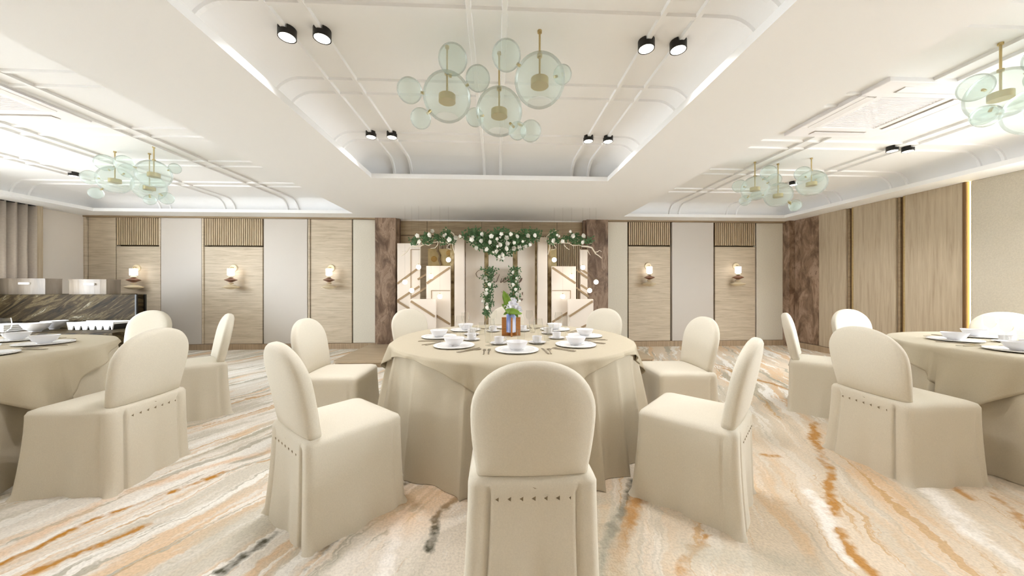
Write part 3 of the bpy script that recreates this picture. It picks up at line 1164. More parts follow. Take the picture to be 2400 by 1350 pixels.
tl = thing('script_sign', 'thin brown cursive lettering on the white centre boards, half hidden by roses', 'sign', (0, 5.99, 0))
yl = 5.992
letters = [
    [[S(470, 410), S(300, 410), (1100 + 225 / 13.5, 620 + 350 / 13.5), S(215, 270), S(290, 190), S(400, 165), S(520, 185), S(660, 240), S(700, 300)]],
    [[S(700, 300), S(690, 420), S(640, 520)], [S(640, 520), S(720, 420), S(790, 350), S(870, 290)], [S(960, 300), S(900, 440), S(860, 540), S(800, 560)], [S(800, 560), S(760, 520)]],
    [[S(1030, 430), S(985, 550), S(1010, 560), S(1080, 500)], [S(1060, 378), S(1066, 384)]],
    [[S(1080, 510), S(1150, 470), S(1150, 420), S(1090, 460), S(1085, 550), S(1150, 545), S(1230, 480)]],
    [[S(1240, 430), S(1215, 550)], [S(1225, 500), S(1290, 430), S(1300, 470), S(1275, 550), S(1330, 520)]],
    [[S(1340, 430), S(1320, 550)], [S(1330, 500), S(1390, 430), S(1400, 480), S(1385, 550), S(1440, 520)]],
    [[S(1560, 560), S(1600, 520), S(1640, 450), S(1665, 435), S(1650, 500), S(1600, 560), S(1570, 550)]],
    [[S(1010, 860), S(1090, 890), S(1180, 920), S(1300, 940), S(1420, 940)]],
    [[S(1560, 890), S(1545, 960), S(1530, 990)], [S(1530, 940), S(1500, 960), S(1520, 1000)], [S(1690, 870), S(1680, 960)], [S(1620, 1060), S(1640, 1130), S(1670, 1120), S(1680, 1080)]],
]
for i, st in enumerate(letters):
    mb = MB()
    for q in st:
        q2 = [(p[0], p[1]) for p in q]
        P = MB()
        stroke(P, q2, yl, 0.0035, 0.0 if i in (0, 7) else 0.0035)
        mb.add([(v[0], v[1] - 5.99, v[2]) for v in P.v], P.f)
    obj('letter_stroke', mb, M['ink'], tl)

# glowing globes hung on thin wires
globes = [(981, 626, 'second highest glowing globe on the left of the stage'), (949, 661, 'outermost glowing globe near the left pillar'), (965, 681, 'glowing globe over the low left panel corner'),
          (1010, 648, 'glowing globe before the left mid-height panel'), (1051, 609, 'highest glowing globe beside the left post'), (1031, 695, 'lowest glowing globe on the left of the stage'),
          (1299, 609, 'highest glowing globe beside the right post'), (1340, 648, 'glowing globe before the right mid-height panel'), (1366, 627, 'second highest glowing globe on the right of the stage'),
          (1397, 661, 'outermost glowing globe before the right pillar'), (1382, 681, 'glowing globe over the low right panel corner'), (1319, 695, 'lowest glowing globe on the right of the stage')]
gm = MB().sphere((0, 0, 0), 0.039, 20, 12).mesh('globe', M['globe'], smooth='all')
GY = 5.61
for px, py, lab in globes:
    X, _, Z = at(px, py, GY)
    t = thing('globe_lamp', lab, 'lamp', (X, GY, Z), 0, 'hanging globe lamps')
    obj('globe', gm, None, t)
    obj('wire', MB().tube([(0, 0, 0.04), (0, 0, SOFFIT + 0.004 - Z)], 0.0006, 5), M['screw'], t)
    obj('cap', MB().lathe([(0.001, 0.038), (0.012, 0.038), (0.008, 0.055), (0.001, 0.055)], 10), M['brass'], t)


# ------------------------------------------------------------------ garlands
def rose_mesh():
    mb = MB()
    R = 0.035
    for k, (rr, z0, z1, tw) in enumerate(((1.0, -0.5, 0.35, 0), (0.78, -0.3, 0.55, 0.5), (0.55, -0.1, 0.68, 1.0), (0.3, 0.1, 0.72, 1.6))):
        n = 15
        ra, rb = [], []
        for i in range(n):
            a = 2 * PI * i / n + tw
            w = 1 + 0.14 * math.cos(a * 5)
            ra.append((R * rr * 0.55 * math.cos(a), R * rr * 0.55 * math.sin(a), R * z0))
            rb.append((R * rr * w * math.cos(a), R * rr * w * math.sin(a), R * z1))
        mb.loft([ra, rb], True, True, False)
    return mb.mesh('rose', M['rose'], smooth=False, recalc=False)


ROSE = rose_mesh()


def leaf_quad(mb, p, nrm, ln, wd):
    d = Vector((random.uniform(-1, 1), random.uniform(-1, 1), random.uniform(-1, 1))).normalized()
    d = (d - nrm * d.dot(nrm) * 0.6).normalized()
    s = d.cross(nrm).normalized()
    p = Vector(p)
    m = p + d * ln * 0.5
    mb.add([p, m + s * wd - nrm * ln * 0.1, p + d * ln, m - s * wd - nrm * ln * 0.1, m + nrm * ln * 0.06], [(0, 1, 4), (1, 2, 4), (2, 3, 4), (3, 0, 4)])


def garland(name, label, y, inside, bbox, n_leaf, roses, depth=0.13, leaf=0.05):
    """inside(px,py) -> bool in survey pixels"""
    x0, _, z0 = at(bbox[0], bbox[3], y)
    t = thing(name, label, 'garland', (x0, y, z0))
    mb = MB()
    got = 0
    while got < n_leaf:
        px = random.uniform(bbox[0], bbox[2]); py = random.uniform(bbox[1], bbox[3])
        w = inside(px, py)
        if not w or random.random() > w:
            continue
        dd = random.uniform(-depth, 0.02)
        X, _, Z = at(px, py, y)
        leaf_quad(mb, (X - x0, dd, Z - z0), Vector((random.uniform(-.6, .6), -1, random.uniform(-.3, .8))).normalized(), random.uniform(.7, 1.2) * leaf, random.uniform(.22, .34) * leaf)
        got += 1
    fo = obj('foliage', mb.mesh('foliage', M['leaf_g'], recalc=False), None, t)
    fo['kind'] = 'stuff'
    for px, py, s in roses:
        X, _, Z = at(px, py, y - depth)
        o = obj('rose', ROSE, None, t, loc=(X - x0, -depth - 0.01, Z - z0))
        o.rotation_euler = (PI / 2 + random.uniform(-.5, .5), random.uniform(-.5, .5), random.uniform(0, 6))
        o.scale = (s, s, s)
    return t


def swag(px, py):
    if px < 1082 or px > 1268:
        return 0
    u = (px - 1175) / 93
    top = 547 - 5 * math.cos(u * 9) - 4 * abs(math.sin(u * 13))
    bot = 606 - 48 * abs(u) ** 1.25 + 3 * math.sin(px * 0.6)
    if py < top - 5 or py > bot:
        return 0
    return 1 if top < py < bot - 4 else 0.35


R1 = [(1079, 554, .9), (1105, 562, 1.2), (1108, 556, .8), (1127, 565, 1.1), (1129, 549, 1.1), (1151, 553, 1.2), (1149, 568, 1.2), (1141, 585, 1.2), (1117, 581, 1.1), (1163, 589, 1.1), (1166, 577, .8),
      (1173, 574, 1.3), (1190, 571, 1.3), (1188, 583, 1.3), (1187, 558, 1.2), (1175, 549, 1.0), (1198, 549, 1.1), (1213, 554, 1.1), (1205, 569, .9), (1204, 582, 1.2), (1218, 580, 1.2), (1237, 553, 1.1),
      (1253, 552, 1.1), (1225, 566, .7), (1178, 598, 1.3), (1171, 602, .9), (1157, 591, .7), (1165, 560, .8), (1172, 556, .6), (1232, 577, .9), (1243, 574, .9), (1180, 606, .8)]
garland('rose_garland', 'large green swag of white roses across the top of the backdrop', 5.81, swag, (1078, 530, 1272, 612), 1900, R1)


def hang(cx0, cx1, y0, y1, wt, wb):
    def f(px, py):
        u = (py - y0) / (y1 - y0)
        if u < 0 or u > 1:
            return 0
        c = cx0 + (cx1 - cx0) * u + 3 * math.sin(py * 0.17)
        w = wt + (wb - wt) * u + 2.5 * math.sin(py * 0.31 + 1)
        d = abs(px - c) / max(w, 1)
        return 1 if d < 0.55 else (0.28 if d < 1.25 else 0)
    return f


R2 = [(1138, 652, 1.0), (1140, 659, .7), (1147, 667, 1.0), (1141, 679, .8), (1140, 687, 1.2), (1132, 706, 1.0), (1141, 713, .9), (1141, 721, 1.2)]
garland('hanging_garland', 'long trail of white roses hanging in front of the left gilded strip', 5.93, hang(1147, 1143, 628, 742, 14, 7), (1120, 624, 1170, 746), 620, R2, leaf=0.042)
R3 = [(1202, 638, 1.0), (1211, 652, .9), (1210, 660, .6), (1203, 667, 1.0), (1208, 678, .9), (1212, 690, 1.1), (1217, 706, 1.0), (1205, 700, .7)]
garland('hanging_garland', 'shorter trail of white roses hanging in front of the right gilded strip', 5.93, hang(1204, 1206, 626, 708, 12, 11), (1180, 622, 1232, 714), 430, R3, leaf=0.042)


def spray(cs):
    def f(px, py):
        m = 0
        for (cx, cy_, rx, ry) in cs:
            d = ((px - cx) / rx) ** 2 + ((py - cy_) / ry) ** 2
            if d < 1:
                m = max(m, 1 if d < .6 else .4)
        return m
    return f


LS = [(973, 565, 12, 9), (1003, 561, 14, 15), (1025, 558, 11, 9), (1048, 552, 13, 14), (1056, 563, 10, 10), (1040, 568, 8, 7)]
RS = [(1379, 565, 8, 9), (1345, 560, 14, 14), (1325, 560, 8, 8), (1296, 553, 12, 13), (1290, 566, 8, 9), (1305, 566, 8, 7), (1357, 566, 12, 8)]
RL = [(979, 552, 1.1), (983, 567, 1.1), (1006, 551, 1.3), (1013, 542, 1.0), (1040, 553, .8), (1045, 549, .7), (1054, 562, 1.3), (1068, 557, 1.1)]
RR = [(1296, 564, 1.3), (1305, 551, .7), (1310, 554, .8), (1343, 554, 1.3), (1336, 543, .8), (1367, 553, 1.2), (1365, 568, 1.1), (1318, 566, 1.0)]
garland('branch_garland', 'sprays of green leaves and roses on the white branches on the left of the stage', 5.82, spray(LS), (955, 530, 1075, 580), 520, RL, leaf=0.045)
garland('branch_garland', 'sprays of green leaves and roses on the white branches on the right of the stage', 5.82, spray(RS), (1280, 530, 1400, 580), 520, RR, leaf=0.045)


def branches(label, lines, y=5.8):
    p0 = at(lines[0][0][0], lines[0][0][1], y)
    t = thing('bare_branch', label, 'branch', p0)
    for k, (ln, r) in enumerate([(l[:-1], l[-1]) for l in lines]):
        P = [at(p[0], p[1], y - 0.01 * (i % 2)) for i, p in enumerate(ln)]
        n = len(P)
        mb = MB().tube([(p[0] - p0[0], p[1] - p0[1], p[2] - p0[2]) for p in P], [r * (1 - 0.55 * i / (n - 1)) for i in range(n)], 7)
        obj('limb', mb, M['branch'], t, smooth='all')


def E_(x, y):
    return (920 + x / 11.25, 520 + y / 11.25)


def G_(x, y):
    return (1260 + x / 11.25, 520 + y / 11.25)


branches('white painted bare branch reaching over the left backdrop panels', [
    (E_(1640, 480), E_(1580, 560), E_(1600, 700), E_(1640, 840), 0.014),
    (E_(1660, 420), E_(1600, 310), E_(1500, 240), E_(1400, 190), 0.012),
    (E_(1580, 560), E_(1460, 620), E_(1440, 690), E_(1560, 730), 0.009),
    (E_(1600, 570), E_(1360, 550), E_(1230, 520), E_(1070, 540), E_(960, 620), E_(840, 590), E_(760, 560), 0.012),
    (E_(1210, 540), E_(1180, 620), E_(1120, 690), E_(1000, 700), 0.009),
    (E_(1090, 440), E_(1000, 470), E_(920, 530), 0.009),
    (E_(820, 590), E_(720, 640), E_(560, 640), E_(450, 670), E_(380, 780), E_(300, 860), E_(220, 890), 0.016),
    (E_(580, 640), E_(590, 700), 0.007), (E_(480, 540), E_(570, 550), 0.006), (E_(380, 780), E_(320, 770), E_(250, 780), 0.005)])
branches('white painted bare branch reaching over the right backdrop panels to the pillar', [
    (G_(200, 470), G_(320, 560), G_(320, 700), G_(270, 860), 0.014),
    (G_(240, 400), G_(320, 310), G_(420, 260), G_(500, 220), 0.012),
    (G_(320, 570), G_(440, 620), G_(490, 690), G_(430, 730), G_(340, 740), 0.009),
    (G_(320, 560), G_(560, 560), G_(680, 550), G_(820, 560), G_(940, 630), G_(1080, 610), G_(1160, 640), 0.012),
    (G_(700, 560), G_(700, 620), G_(780, 700), G_(840, 730), 0.009), (G_(945, 620), G_(950, 710), 0.006),
    (G_(810, 450), G_(900, 490), G_(980, 550), 0.009),
    (G_(1160, 640), G_(1310, 650), G_(1430, 680), G_(1480, 760), G_(1530, 840), G_(1620, 900), G_(1690, 960), 0.016),
    (G_(1510, 800), G_(1580, 790), G_(1630, 750), G_(1690, 790), 0.009), (G_(1310, 560), G_(1430, 570), 0.006), (G_(1310, 740), G_(1390, 880), 0.009)])

# ------------------------------------------------------------------ buffet
bf = thing('buffet_counter', 'dark veined marble buffet counter with a raised back and a lower front shelf', 'counter', (0, 0, 0))
BXR = -5.38
obj('back_block', B(-7.45, -5.95, 5.38, 5.80, 0.0, 1.06), M['marble_dark'], bf)
obj('upper_panel', B(-7.45, BXR, 5.25, 5.375, 0.69, 1.085), M['marble_dark'], bf, bevel=0.004)
obj('upper_top', B(-7.45, -5.93, 5.376, 5.82, 1.06, 1.085), M['marble_dark'], bf, bevel=0.003)
obj('lower_panel', B(-7.45, BXR - 0.02, 5.29, 5.37, 0.60, 0.69), M['marble_dark'], bf)
obj('front_shelf', B(-7.45, -5.02, 4.62, 5.37, 0.05, 0.575), M['marble_dark'], bf, bevel=0.004)
obj('shelf_top', B(-7.45, -5.0, 4.60, 5.375, 0.575, 0.60), M['marble_dark'], bf, bevel=0.003)
obj('plinth', B(-7.45, -5.06, 4.68, 5.36, 0, 0.05), M['black'], bf)
for yy in (5.25, 5.375):
    obj('frame_post', B(BXR + 0.004, BXR + 0.024, yy - 0.012, yy + 0.012, 0.60, 1.085), M['black'], bf)


def chafing(px0, px1, pyt, y, lab, lpx):
    x0 = at(px0, pyt, y)[0]
    x1, _, zt = at(px1, pyt, y)
    z0 = 1.0855
    t = thing('chafing_box', lab, 'food warmer', ((x0 + x1) / 2, y, z0), 0, 'stainless boxes on the buffet')
    w = (x1 - x0) / 2
    h = zt - z0
    pts_ = []
    for k in range(9):
        u = -1 + 2 * k / 8
        pts_.append((u * w, -0.05 * (1 - u * u)))
    pts_ += [(w, 0.20), (-w, 0.20)]
    obj('body', MB().prism(pts_, 'z', 0, h), M['stainless'], t)
    obj('lid_rim', MB().prism([(x * 1.015, (y_ - 0.15) * 1.02 + 0.147) for x, y_ in pts_], 'z', h, h + 0.015), M['stainless'], t)
    lx = at(lpx, 663, y)[0] - (x0 + x1) / 2
    obj('label_plate', B(lx - 0.075, lx + 0.075, -0.056, -0.04, h - 0.075, h - 0.045), M['label'], t)


chafing(-2, 106, 655, 5.42, 'brushed steel food warmer on the buffet in front of the curtain', 67)
chafing(162, 249, 657, 5.42, 'brushed steel food warmer on the buffet in front of the white wall', 218)


# white serving pieces on the lower shelf
def lathe_obj(name, lab, cat, prof, mat, loc, group=None, n=28):
    o = obj(name, MB().lathe(prof, n), mat, None, smooth=True, loc=loc)
    tag(o, lab, cat, group)
    return o


SBOWL = [(0.001, 0.008), (0.05, 0.006), (0.052, 0.0), (0.06, 0.0), (0.06, 0.008), (0.12, 0.045), (0.16, 0.115), (0.154, 0.116), (0.114, 0.052), (0.05, 0.018), (0.001, 0.016)]


def on_shelf(px, y):
    return at(px, 770, y)[0]


SH = 0.6005
lathe_obj('serving_bowl', 'wide white serving bowl on the buffet shelf, the larger of two', 'bowl', [(r * 0.82, z) for r, z in SBOWL], M['bowl'], (on_shelf(84, 4.76), 4.76, SH), 'white serving bowls')
lathe_obj('serving_bowl', 'rounded white serving bowl on the buffet shelf next to the toothed dish', 'bowl', [(r * 0.78, z) for r, z in SBOWL], M['bowl'], (on_shelf(128, 5.06), 5.06, SH), 'white serving bowls')
t = thing('serving_tray', 'white square stacked serving trays on the buffet shelf at the edge of the photo', 'tray', (on_shelf(12, 4.85), 4.85, SH))
for k in range(4):
    obj('tray', B(-0.17, 0.17, -0.14, 0.14, k * 0.026, k * 0.026 + 0.016), M['china'], t, bevel=0.004)
    if k < 3:
        obj('spacer', B(-0.16, 0.16, -0.13, 0.13, k * 0.026 + 0.016, k * 0.026 + 0.026), M['label'], t)
xa, xb = on_shelf(181, 5.05), on_shelf(288, 5.05)
t = thing('serving_dish', 'long white dish with a toothed lower edge at the end of the buffet shelf', 'dish', ((xa + xb) / 2, 5.05, SH))
w = (xb - xa) / 2
pts = [(-w + 0.02, 0.0)]
nt_ = 6
for k in range(nt_):
    c = -w + (k + 1) * 2 * w / (nt_ + 0.5)
    if c + 0.02 < w - 0.02:
        pts += [(c - 0.022, 0.0), (c - 0.008, 0.055), (c + 0.008, 0.055), (c + 0.022, 0.0)]
pts += [(w - 0.02, 0.0), (w, 0.108), (-w, 0.108)]
obj('front_side', MB().prism(pts, 'y', -0.12, -0.105), M['china'], t)
obj('rear_side', MB().prism(pts, 'y', 0.105, 0.12), M['china'], t)
obj('basin', B(-w + 0.01, w - 0.01, -0.105, 0.105, 0.075, 0.10), M['china'], t)
obj('dark_liner', B(-w + 0.03, w - 0.03, -0.10, 0.10, 0.0, 0.074), M['black'], t)


# ------------------------------------------------------------------ chairs
def chair_meshes():
    # skirted seat: lofted rounded rectangles
    W, D = 0.235, 0.235
    n_side = 44
    rnd = random.Random(3)
    rings = []
    levels = [0.0, 0.03, 0.08, 0.16, 0.26, 0.36, 0.43, 0.463, 0.482, 0.492]
    ph = [rnd.uniform(0, 6) for _ in range(8)]
    for z in levels:
        t = 1 - min(1, z / 0.46)
        fl = 0.010 + 0.022 * t ** 1.6
        top_in = {0.482: 0.008, 0.492: 0.03}.get(z, 0)
        ring = []
        per = []
        r = 0.035
        # perimeter walk, starting at the rear left corner going counter clockwise
        w, d = W + fl - top_in, D + fl - top_in
        corners = [(-1, -1, PI), (1, -1, 1.5 * PI), (1, 1, 0), (-1, 1, PI / 2)]
        pts = []
        for ci, (sx, sy, a0) in enumerate(corners):
            for k in range(7):
                a = a0 + PI / 2 * k / 6
                pts.append((sx * (w - r) + r * math.cos(a), sy * (d - r) + r * math.sin(a), ci, k, a))
            nx = corners[(ci + 1) % 4]
            e0 = pts[-1]
            p1 = (nx[0] * (w - r) + r * math.cos(nx[2]), nx[1] * (d - r) + r * math.sin(nx[2]))
            for k in range(1, n_side):
                u = k / n_side
                pts.append((e0[0] + (p1[0] - e0[0]) * u, e0[1] + (p1[1] - e0[1]) * u, ci, -u, None))
        for (x, y, ci, k, a) in pts:
            ang = math.atan2(y, x)
            amp = 0.011 * t ** 1.6
            dr = amp * (math.sin(3 * ang + ph[0]) + 0.7 * math.sin(7 * ang + ph[1]) + 0.5 * math.sin(11 * ang + ph[2]))
            if k <= 0 and a is None:
                u = -k
                # hollow sides between the legs, pleats beside the rear corners
                dr -= 0.016 * math.sin(PI * u) * t * (1 - 0.4 * t)
                if ci == 0 and z < 0.44:
                    for c in (0.09, 0.91):
                        dr -= 0.024 * math.exp(-((u - c) / 0.022) ** 2)
                if ci == 3 and z < 0.44:
                    dr -= 0.013 * math.exp(-((u - 0.94) / 0.03) ** 2)
                if ci == 1 and z < 0.42:
                    dr -= 0.010 * math.exp(-((u - 0.95) / 0.03) ** 2)
            if a is not None and z < 0.02:
                dr += 0.014
            l = math.hypot(x, y)
            ring.append((x + x / l * dr, y + y / l * dr, z))
        rings.append(ring)
    mb = MB().loft(rings, True)
    # domed top
    top = rings[-1]
    n = len(top)
    in1 = [(x * 0.8, y * 0.8, 0.499) for x, y, z in top]
    in2 = [(x * 0.4, y * 0.4, 0.503) for x, y, z in top]
    mb.loft([top, in1, in2], True, False, True)
    skirt = mb.mesh('seat_cover', M['cloth'], smooth='all')
    # back rest slab
    out = []
    HB = 0.455
    for k in range(9):                       # bottom edge
        out.append((-0.212 + 0.424 * k / 8, 0.0))
    for k in range(1, 9):                    # right side going up
        u = k / 8
        out.append((0.212 + 0.022 * math.sin(u * PI / 2) , 0.0 + 0.245 * u))
    for k in range(1, 24):                   # arch
        a = PI * k / 24
        out.append((0.234 * math.copysign(abs(math.cos(a)) ** 0.92, math.cos(a)), 0.245 + (HB - 0.245) * abs(math.sin(a)) ** 0.92))
    for k in range(0, 8):
        u = 1 - k / 8
        out.append((-0.212 - 0.022 * math.sin(u * PI / 2), 0.245 * u))
    cx, cz = 0.0, 0.21

    def ringat(ins, y, fz=1.0):
        r = []
        for (x, z) in out:
            dx, dz = x - cx, z - cz
            l = math.hypot(dx, dz)
            s = max(0.0, (l - ins) / l)
            r.append((cx + dx * s, y, cz + dz * s))
        return r
    T = 0.031
    rg = [ringat(0.16, T + 0.006), ringat(0.08, T + 0.004), ringat(0.022, T), ringat(0.008, T - 0.008), ringat(0.001, T - 0.018), ringat(0, 0), ringat(0.001, -T + 0.018), ringat(0.008, -T + 0.008), ringat(0.022, -T), ringat(0.08, -T - 0.006), ringat(0.16, -T - 0.008)]
    mb = MB().loft(rg, True, True, True)
    lean = math.radians(11)
    vs = []
    for x, y, z in mb.v:
        # lean back and a slight hollow across
        yy = y * math.cos(lean) - z * math.sin(lean) - 0.03 * (x / 0.23) ** 2 * -0.6
        zz = z * math.cos(lean) + y * math.sin(lean)
        vs.append((x, yy - 0.205, zz + 0.485))
    mb.v = vs
    back = mb.mesh('backrest', M['cloth'], smooth='all')
    # row of small gathered tucks under the back rest, and the corner creases, shade put in by colour
    mb = MB()
    rr = random.Random(5)
    for k in range(7):
        x = -0.135 + 0.045 * k
        s = rr.uniform(0.35, 0.85)
        mb.add([(x - 0.010 * s, -0.2535, 0.420), (x + 0.009 * s, -0.2545, 0.424 + 0.006 * s), (x + 0.008 * s, -0.2535, 0.411), (x, -0.250, 0.417)], [(0, 1, 3), (1, 2, 3), (2, 0, 3)])
    mb.add([(-0.005, -0.2525, 0.462), (0.012, -0.2535, 0.456), (0.004, -0.2525, 0.455)], [(0, 1, 2)])
    tucks = mb.mesh('tuck', M['crease'], recalc=False)
    return skirt, back, tucks


SKIRT, BACK, TUCK = chair_meshes()
CHAIR = None


def place_chair(x, y, ang, label):
    """ang: direction the seat faces, radians in the room"""
    global CHAIR
    rz = ang - PI / 2
    if CHAIR is None:
        CHAIR = thing('banquet_chair', label, 'chair', (x, y, 0), rz, 'covered banquet chairs')
        obj('seat_cover', SKIRT, None, CHAIR)
        obj('backrest', BACK, None, CHAIR)
        o = obj('tuck', TUCK, None, CHAIR)
        o['kind'] = 'stuff'
    else:
        dup(CHAIR, (x, y, 0), rz, label)


# ------------------------------------------------------------------ tables
TH = 0.76
TR = 0.99


def round_table(x, y, label, clab, olab, seed):
    rnd = random.Random(seed)
    t = thing('banquet_table', label, 'table', (x, y, 0), 0, 'round banquet tables')
    obj('tabletop', MB().lathe([(0.001, TH - 0.035), (TR - 0.02, TH - 0.035), (TR - 0.012, TH - 0.02), (TR - 0.02, TH - 0.006), (0.001, TH - 0.006)], 48), M['walnut'], t)
    for a in range(4):
        ang = PI / 4 + a * PI / 2
        obj('leg', MB().tube([(0.62 * math.cos(ang), 0.62 * math.sin(ang), 0), (0.58 * math.cos(ang), 0.58 * math.sin(ang), TH - 0.035)], 0.02, 8), M['black'], t)
    # floor-length cloth
    n = 432
    ph = [rnd.uniform(0, 2 * PI) for _ in range(6)]

    def fold(th):
        w = 11 * th + ph[0] + 0.7 * math.sin(3 * th + ph[1]) + 0.3 * math.sin(7 * th + ph[2])
        f = 1.25 - 2.3 * abs(math.sin(w)) ** 0.62
        return f * (0.75 + 0.35 * math.sin(5 * th + ph[3])) + 0.18 * math.sin(29 * th + ph[3])
    rings = []
    TT = TH - 0.004
    for r in (0.3, 0.6, 0.9, TR - 0.012):
        rings.append([(r * math.cos(2 * PI * i / n), r * math.sin(2 * PI * i / n), TT) for i in range(n)])
    for z in (TT - 0.004, TT - 0.018, TT - 0.06, 0.64, 0.54, 0.42, 0.30, 0.18, 0.08, 0.012):
        u = max(0.0, 1 - z / TT)
        ring = []
        for i in range(n):
            th = 2 * PI * i / n
            r = TR + 0.075 * u ** 0.9 + 0.072 * u ** 0.8 * fold(th)
            ring.append((r * math.cos(th), r * math.sin(th), 0.003 if z < 0.02 else z))
        rings.append(ring)
    mb = MB().loft(rings, True, True, False)
    o = obj('tablecloth', mb, M['table_cloth'], None, smooth='all', loc=(x, y, 0))
    tag(o, clab, 'tablecloth', 'floor-length tablecloths')
    # square overlay, corners hanging
    rings = []
    half = TR * 1.035
    rot = math.radians(45)
    L_ = []
    for i in range(n):
        th = 2 * PI * i / n
        a = (th - rot) % (PI / 2)
        a = min(a, PI / 2 - a)
        ln = half / math.cos(a)
        cut = 0.05 * math.exp(-((a - PI / 4) / 0.05) ** 2)
        L_.append(ln - cut)
    OT = TH
    for r in (0.3, 0.6, 0.9, TR - 0.006):
        rings.append([(r * math.cos(2 * PI * i / n), r * math.sin(2 * PI * i / n), OT) for i in range(n)])
    NS = 12
    for k in range(1, NS + 1):
        ring = []
        for i in range(n):
            th = 2 * PI * i / n
            ext = (L_[i] - TR) * k / NS
            a = (th - rot) % (PI / 2) - PI / 4          # 0 at a corner
            hang = ext
            # round the table edge, then hang with a ripple that grows downwards
            bend = min(hang, 0.02)
            rr = TR + 0.006 + bend * 0.5
            rip = math.sin(a * 15 + ph[5]) * 0.55 + 0.45 * math.sin(a * 27 + ph[2])
            rr += hang * (0.15 + 0.24 * rip)
            z = OT - max(0, hang - 0.006) * 0.96
            uu = max(0.0, 1 - z / TT)
            under = TR + 0.072 * fold(th) * uu ** 0.8 + 0.075 * uu ** 0.9 + 0.006
            rr = max(rr, under)
            ring.append((rr * math.cos(th), rr * math.sin(th), z))
        rings.append(ring)
    mb = MB().loft(rings, True, True, False)
    o = obj('table_overlay', mb, M['overlay'], None, smooth='all', loc=(x, y, 0))
    tag(o, olab, 'tablecloth', 'square overlay cloths')
    so = o.modifiers.new('thick', 'SOLIDIFY')
    so.thickness = 0.003
    so.offset = 1
    return t


TABLES = {
    'mid': cw(0.005, 2.93),
    'buf': cw(-4.0, 2.10),
    'pan': cw(4.06, 2.30),
}
TNAME = {'mid': 'flower-topped middle table', 'buf': 'table by the buffet', 'pan': 'table by the panelled wall'}
for k_, (key, p) in enumerate(TABLES.items()):
    nm = TNAME[key]
    round_table(p[0], p[1], 'round banquet table hidden under beige cloths, the ' + nm, 'floor-length beige round tablecloth on the ' + nm, 'square beige overlay cloth with hanging corners on the ' + nm, 11 + k_)

RS_ = 1.44
SEATS = {
    'mid': [(-90, 'nearest the camera, back turned to it'), (-45, 'at the front right of the middle table'), (0, 'at the right side of the middle table'), (45, 'at the rear right of the middle table before the stage'),
            (90, 'behind the flower vase of the middle table'), (135, 'at the rear left of the middle table before the stage'), (180, 'at the left side of the middle table'), (225, 'at the front left of the middle table')],
    'buf': [(0, 'on the aisle side of the table by the buffet'), (45, 'seen edge-on between the two left tables'), (90, 'in front of the buffet counter end')],
    'pan': [(180, 'on the aisle side of the table by the wood panels'), (135, 'seen edge-on before the brown marble corner'), (90, 'just behind the table by the wood panels'), (45, 'behind the glasses before the lit fabric wall')],
}
ADJ = {('mid', 225): (0.01, -0.02, 4), ('mid', 180): (-0.04, 0.0, 0), ('pan', 180): (0.0, 0.04, 0), ('pan', 90): (0.03, 0.0, 0), ('pan', 135): (0.03, 0, 0)}
for key, lst in SEATS.items():
    tx, ty = TABLES[key]
    for deg, words in lst:
        a = math.radians(deg)
        dx, dy, dr = ADJ.get((key, deg), (0, 0, 0))
        place_chair(tx + RS_ * math.cos(a) + dx, ty + RS_ * math.sin(a) + dy, a + PI + math.radians(dr), 'beige cloth-covered banquet chair ' + words)

# ------------------------------------------------------------------ table ware
TZ = TH + 0.0035
plate_m = MB().lathe([(0.001, 0.004), (0.085, 0.003), (0.09, 0.0), (0.098, 0.001), (0.108, 0.004), (0.142, 0.008), (0.149, 0.009), (0.149, 0.013), (0.142, 0.0125), (0.108, 0.009), (0.098, 0.0065), (0.001, 0.0075)], 40).mesh('charger_plate', M['china'], smooth=True)
rim_m = MB().lathe([(0.116, 0.0100), (0.117, 0.0116), (0.123, 0.0122), (0.124, 0.0108)], 40).mesh('rim_line', M['ac_dark'], smooth=True)
bowl_m = MB().lathe([(0.001, 0.006), (0.03, 0.005), (0.032, 0.0), (0.037, 0.0), (0.037, 0.006), (0.058, 0.02), (0.073, 0.05), (0.076, 0.057), (0.073, 0.057), (0.052, 0.023), (0.03, 0.011), (0.001, 0.010)], 32).mesh('rice_bowl', M['bowl'], smooth=True)
sauc_m = MB().lathe([(0.001, 0.003), (0.034, 0.002), (0.036, 0.0), (0.042, 0.002), (0.068, 0.011), (0.068, 0.013), (0.042, 0.005), (0.001, 0.006)], 32).mesh('saucer', M['bowl'], smooth=True)


def cup_mesh():
    mb = MB().lathe([(0.001, 0.004), (0.022, 0.003), (0.023, 0.0), (0.026, 0.002), (0.034, 0.014), (0.037, 0.05), (0.035, 0.05), (0.031, 0.016), (0.001, 0.008)], 28)
    return mb.mesh('cup', M['bowl'], smooth=True)


cup_m = cup_mesh()
hand_m = MB().tube([(0.034, 0, 0.040), (0.050, 0, 0.042), (0.056, 0, 0.030), (0.048, 0, 0.018), (0.033, 0, 0.016)], 0.0035, 6).mesh('cup_handle', M['bowl'], smooth='all')
wine_m = MB().lathe([(0.001, 0.0), (0.034, 0.0), (0.033, 0.003), (0.006, 0.008), (0.0038, 0.02), (0.0038, 0.09), (0.008, 0.098), (0.030, 0.12), (0.037, 0.15), (0.031, 0.20), (0.0295, 0.20), (0.035, 0.15), (0.028, 0.122), (0.001, 0.1)], 24).mesh('wine_glass', M['glass'], smooth=True)
tum_m = MB().lathe([(0.001, 0.0), (0.026, 0.0), (0.033, 0.105), (0.0315, 0.105), (0.0245, 0.008), (0.001, 0.008)], 24).mesh('tumbler', M['glass'], smooth=True)


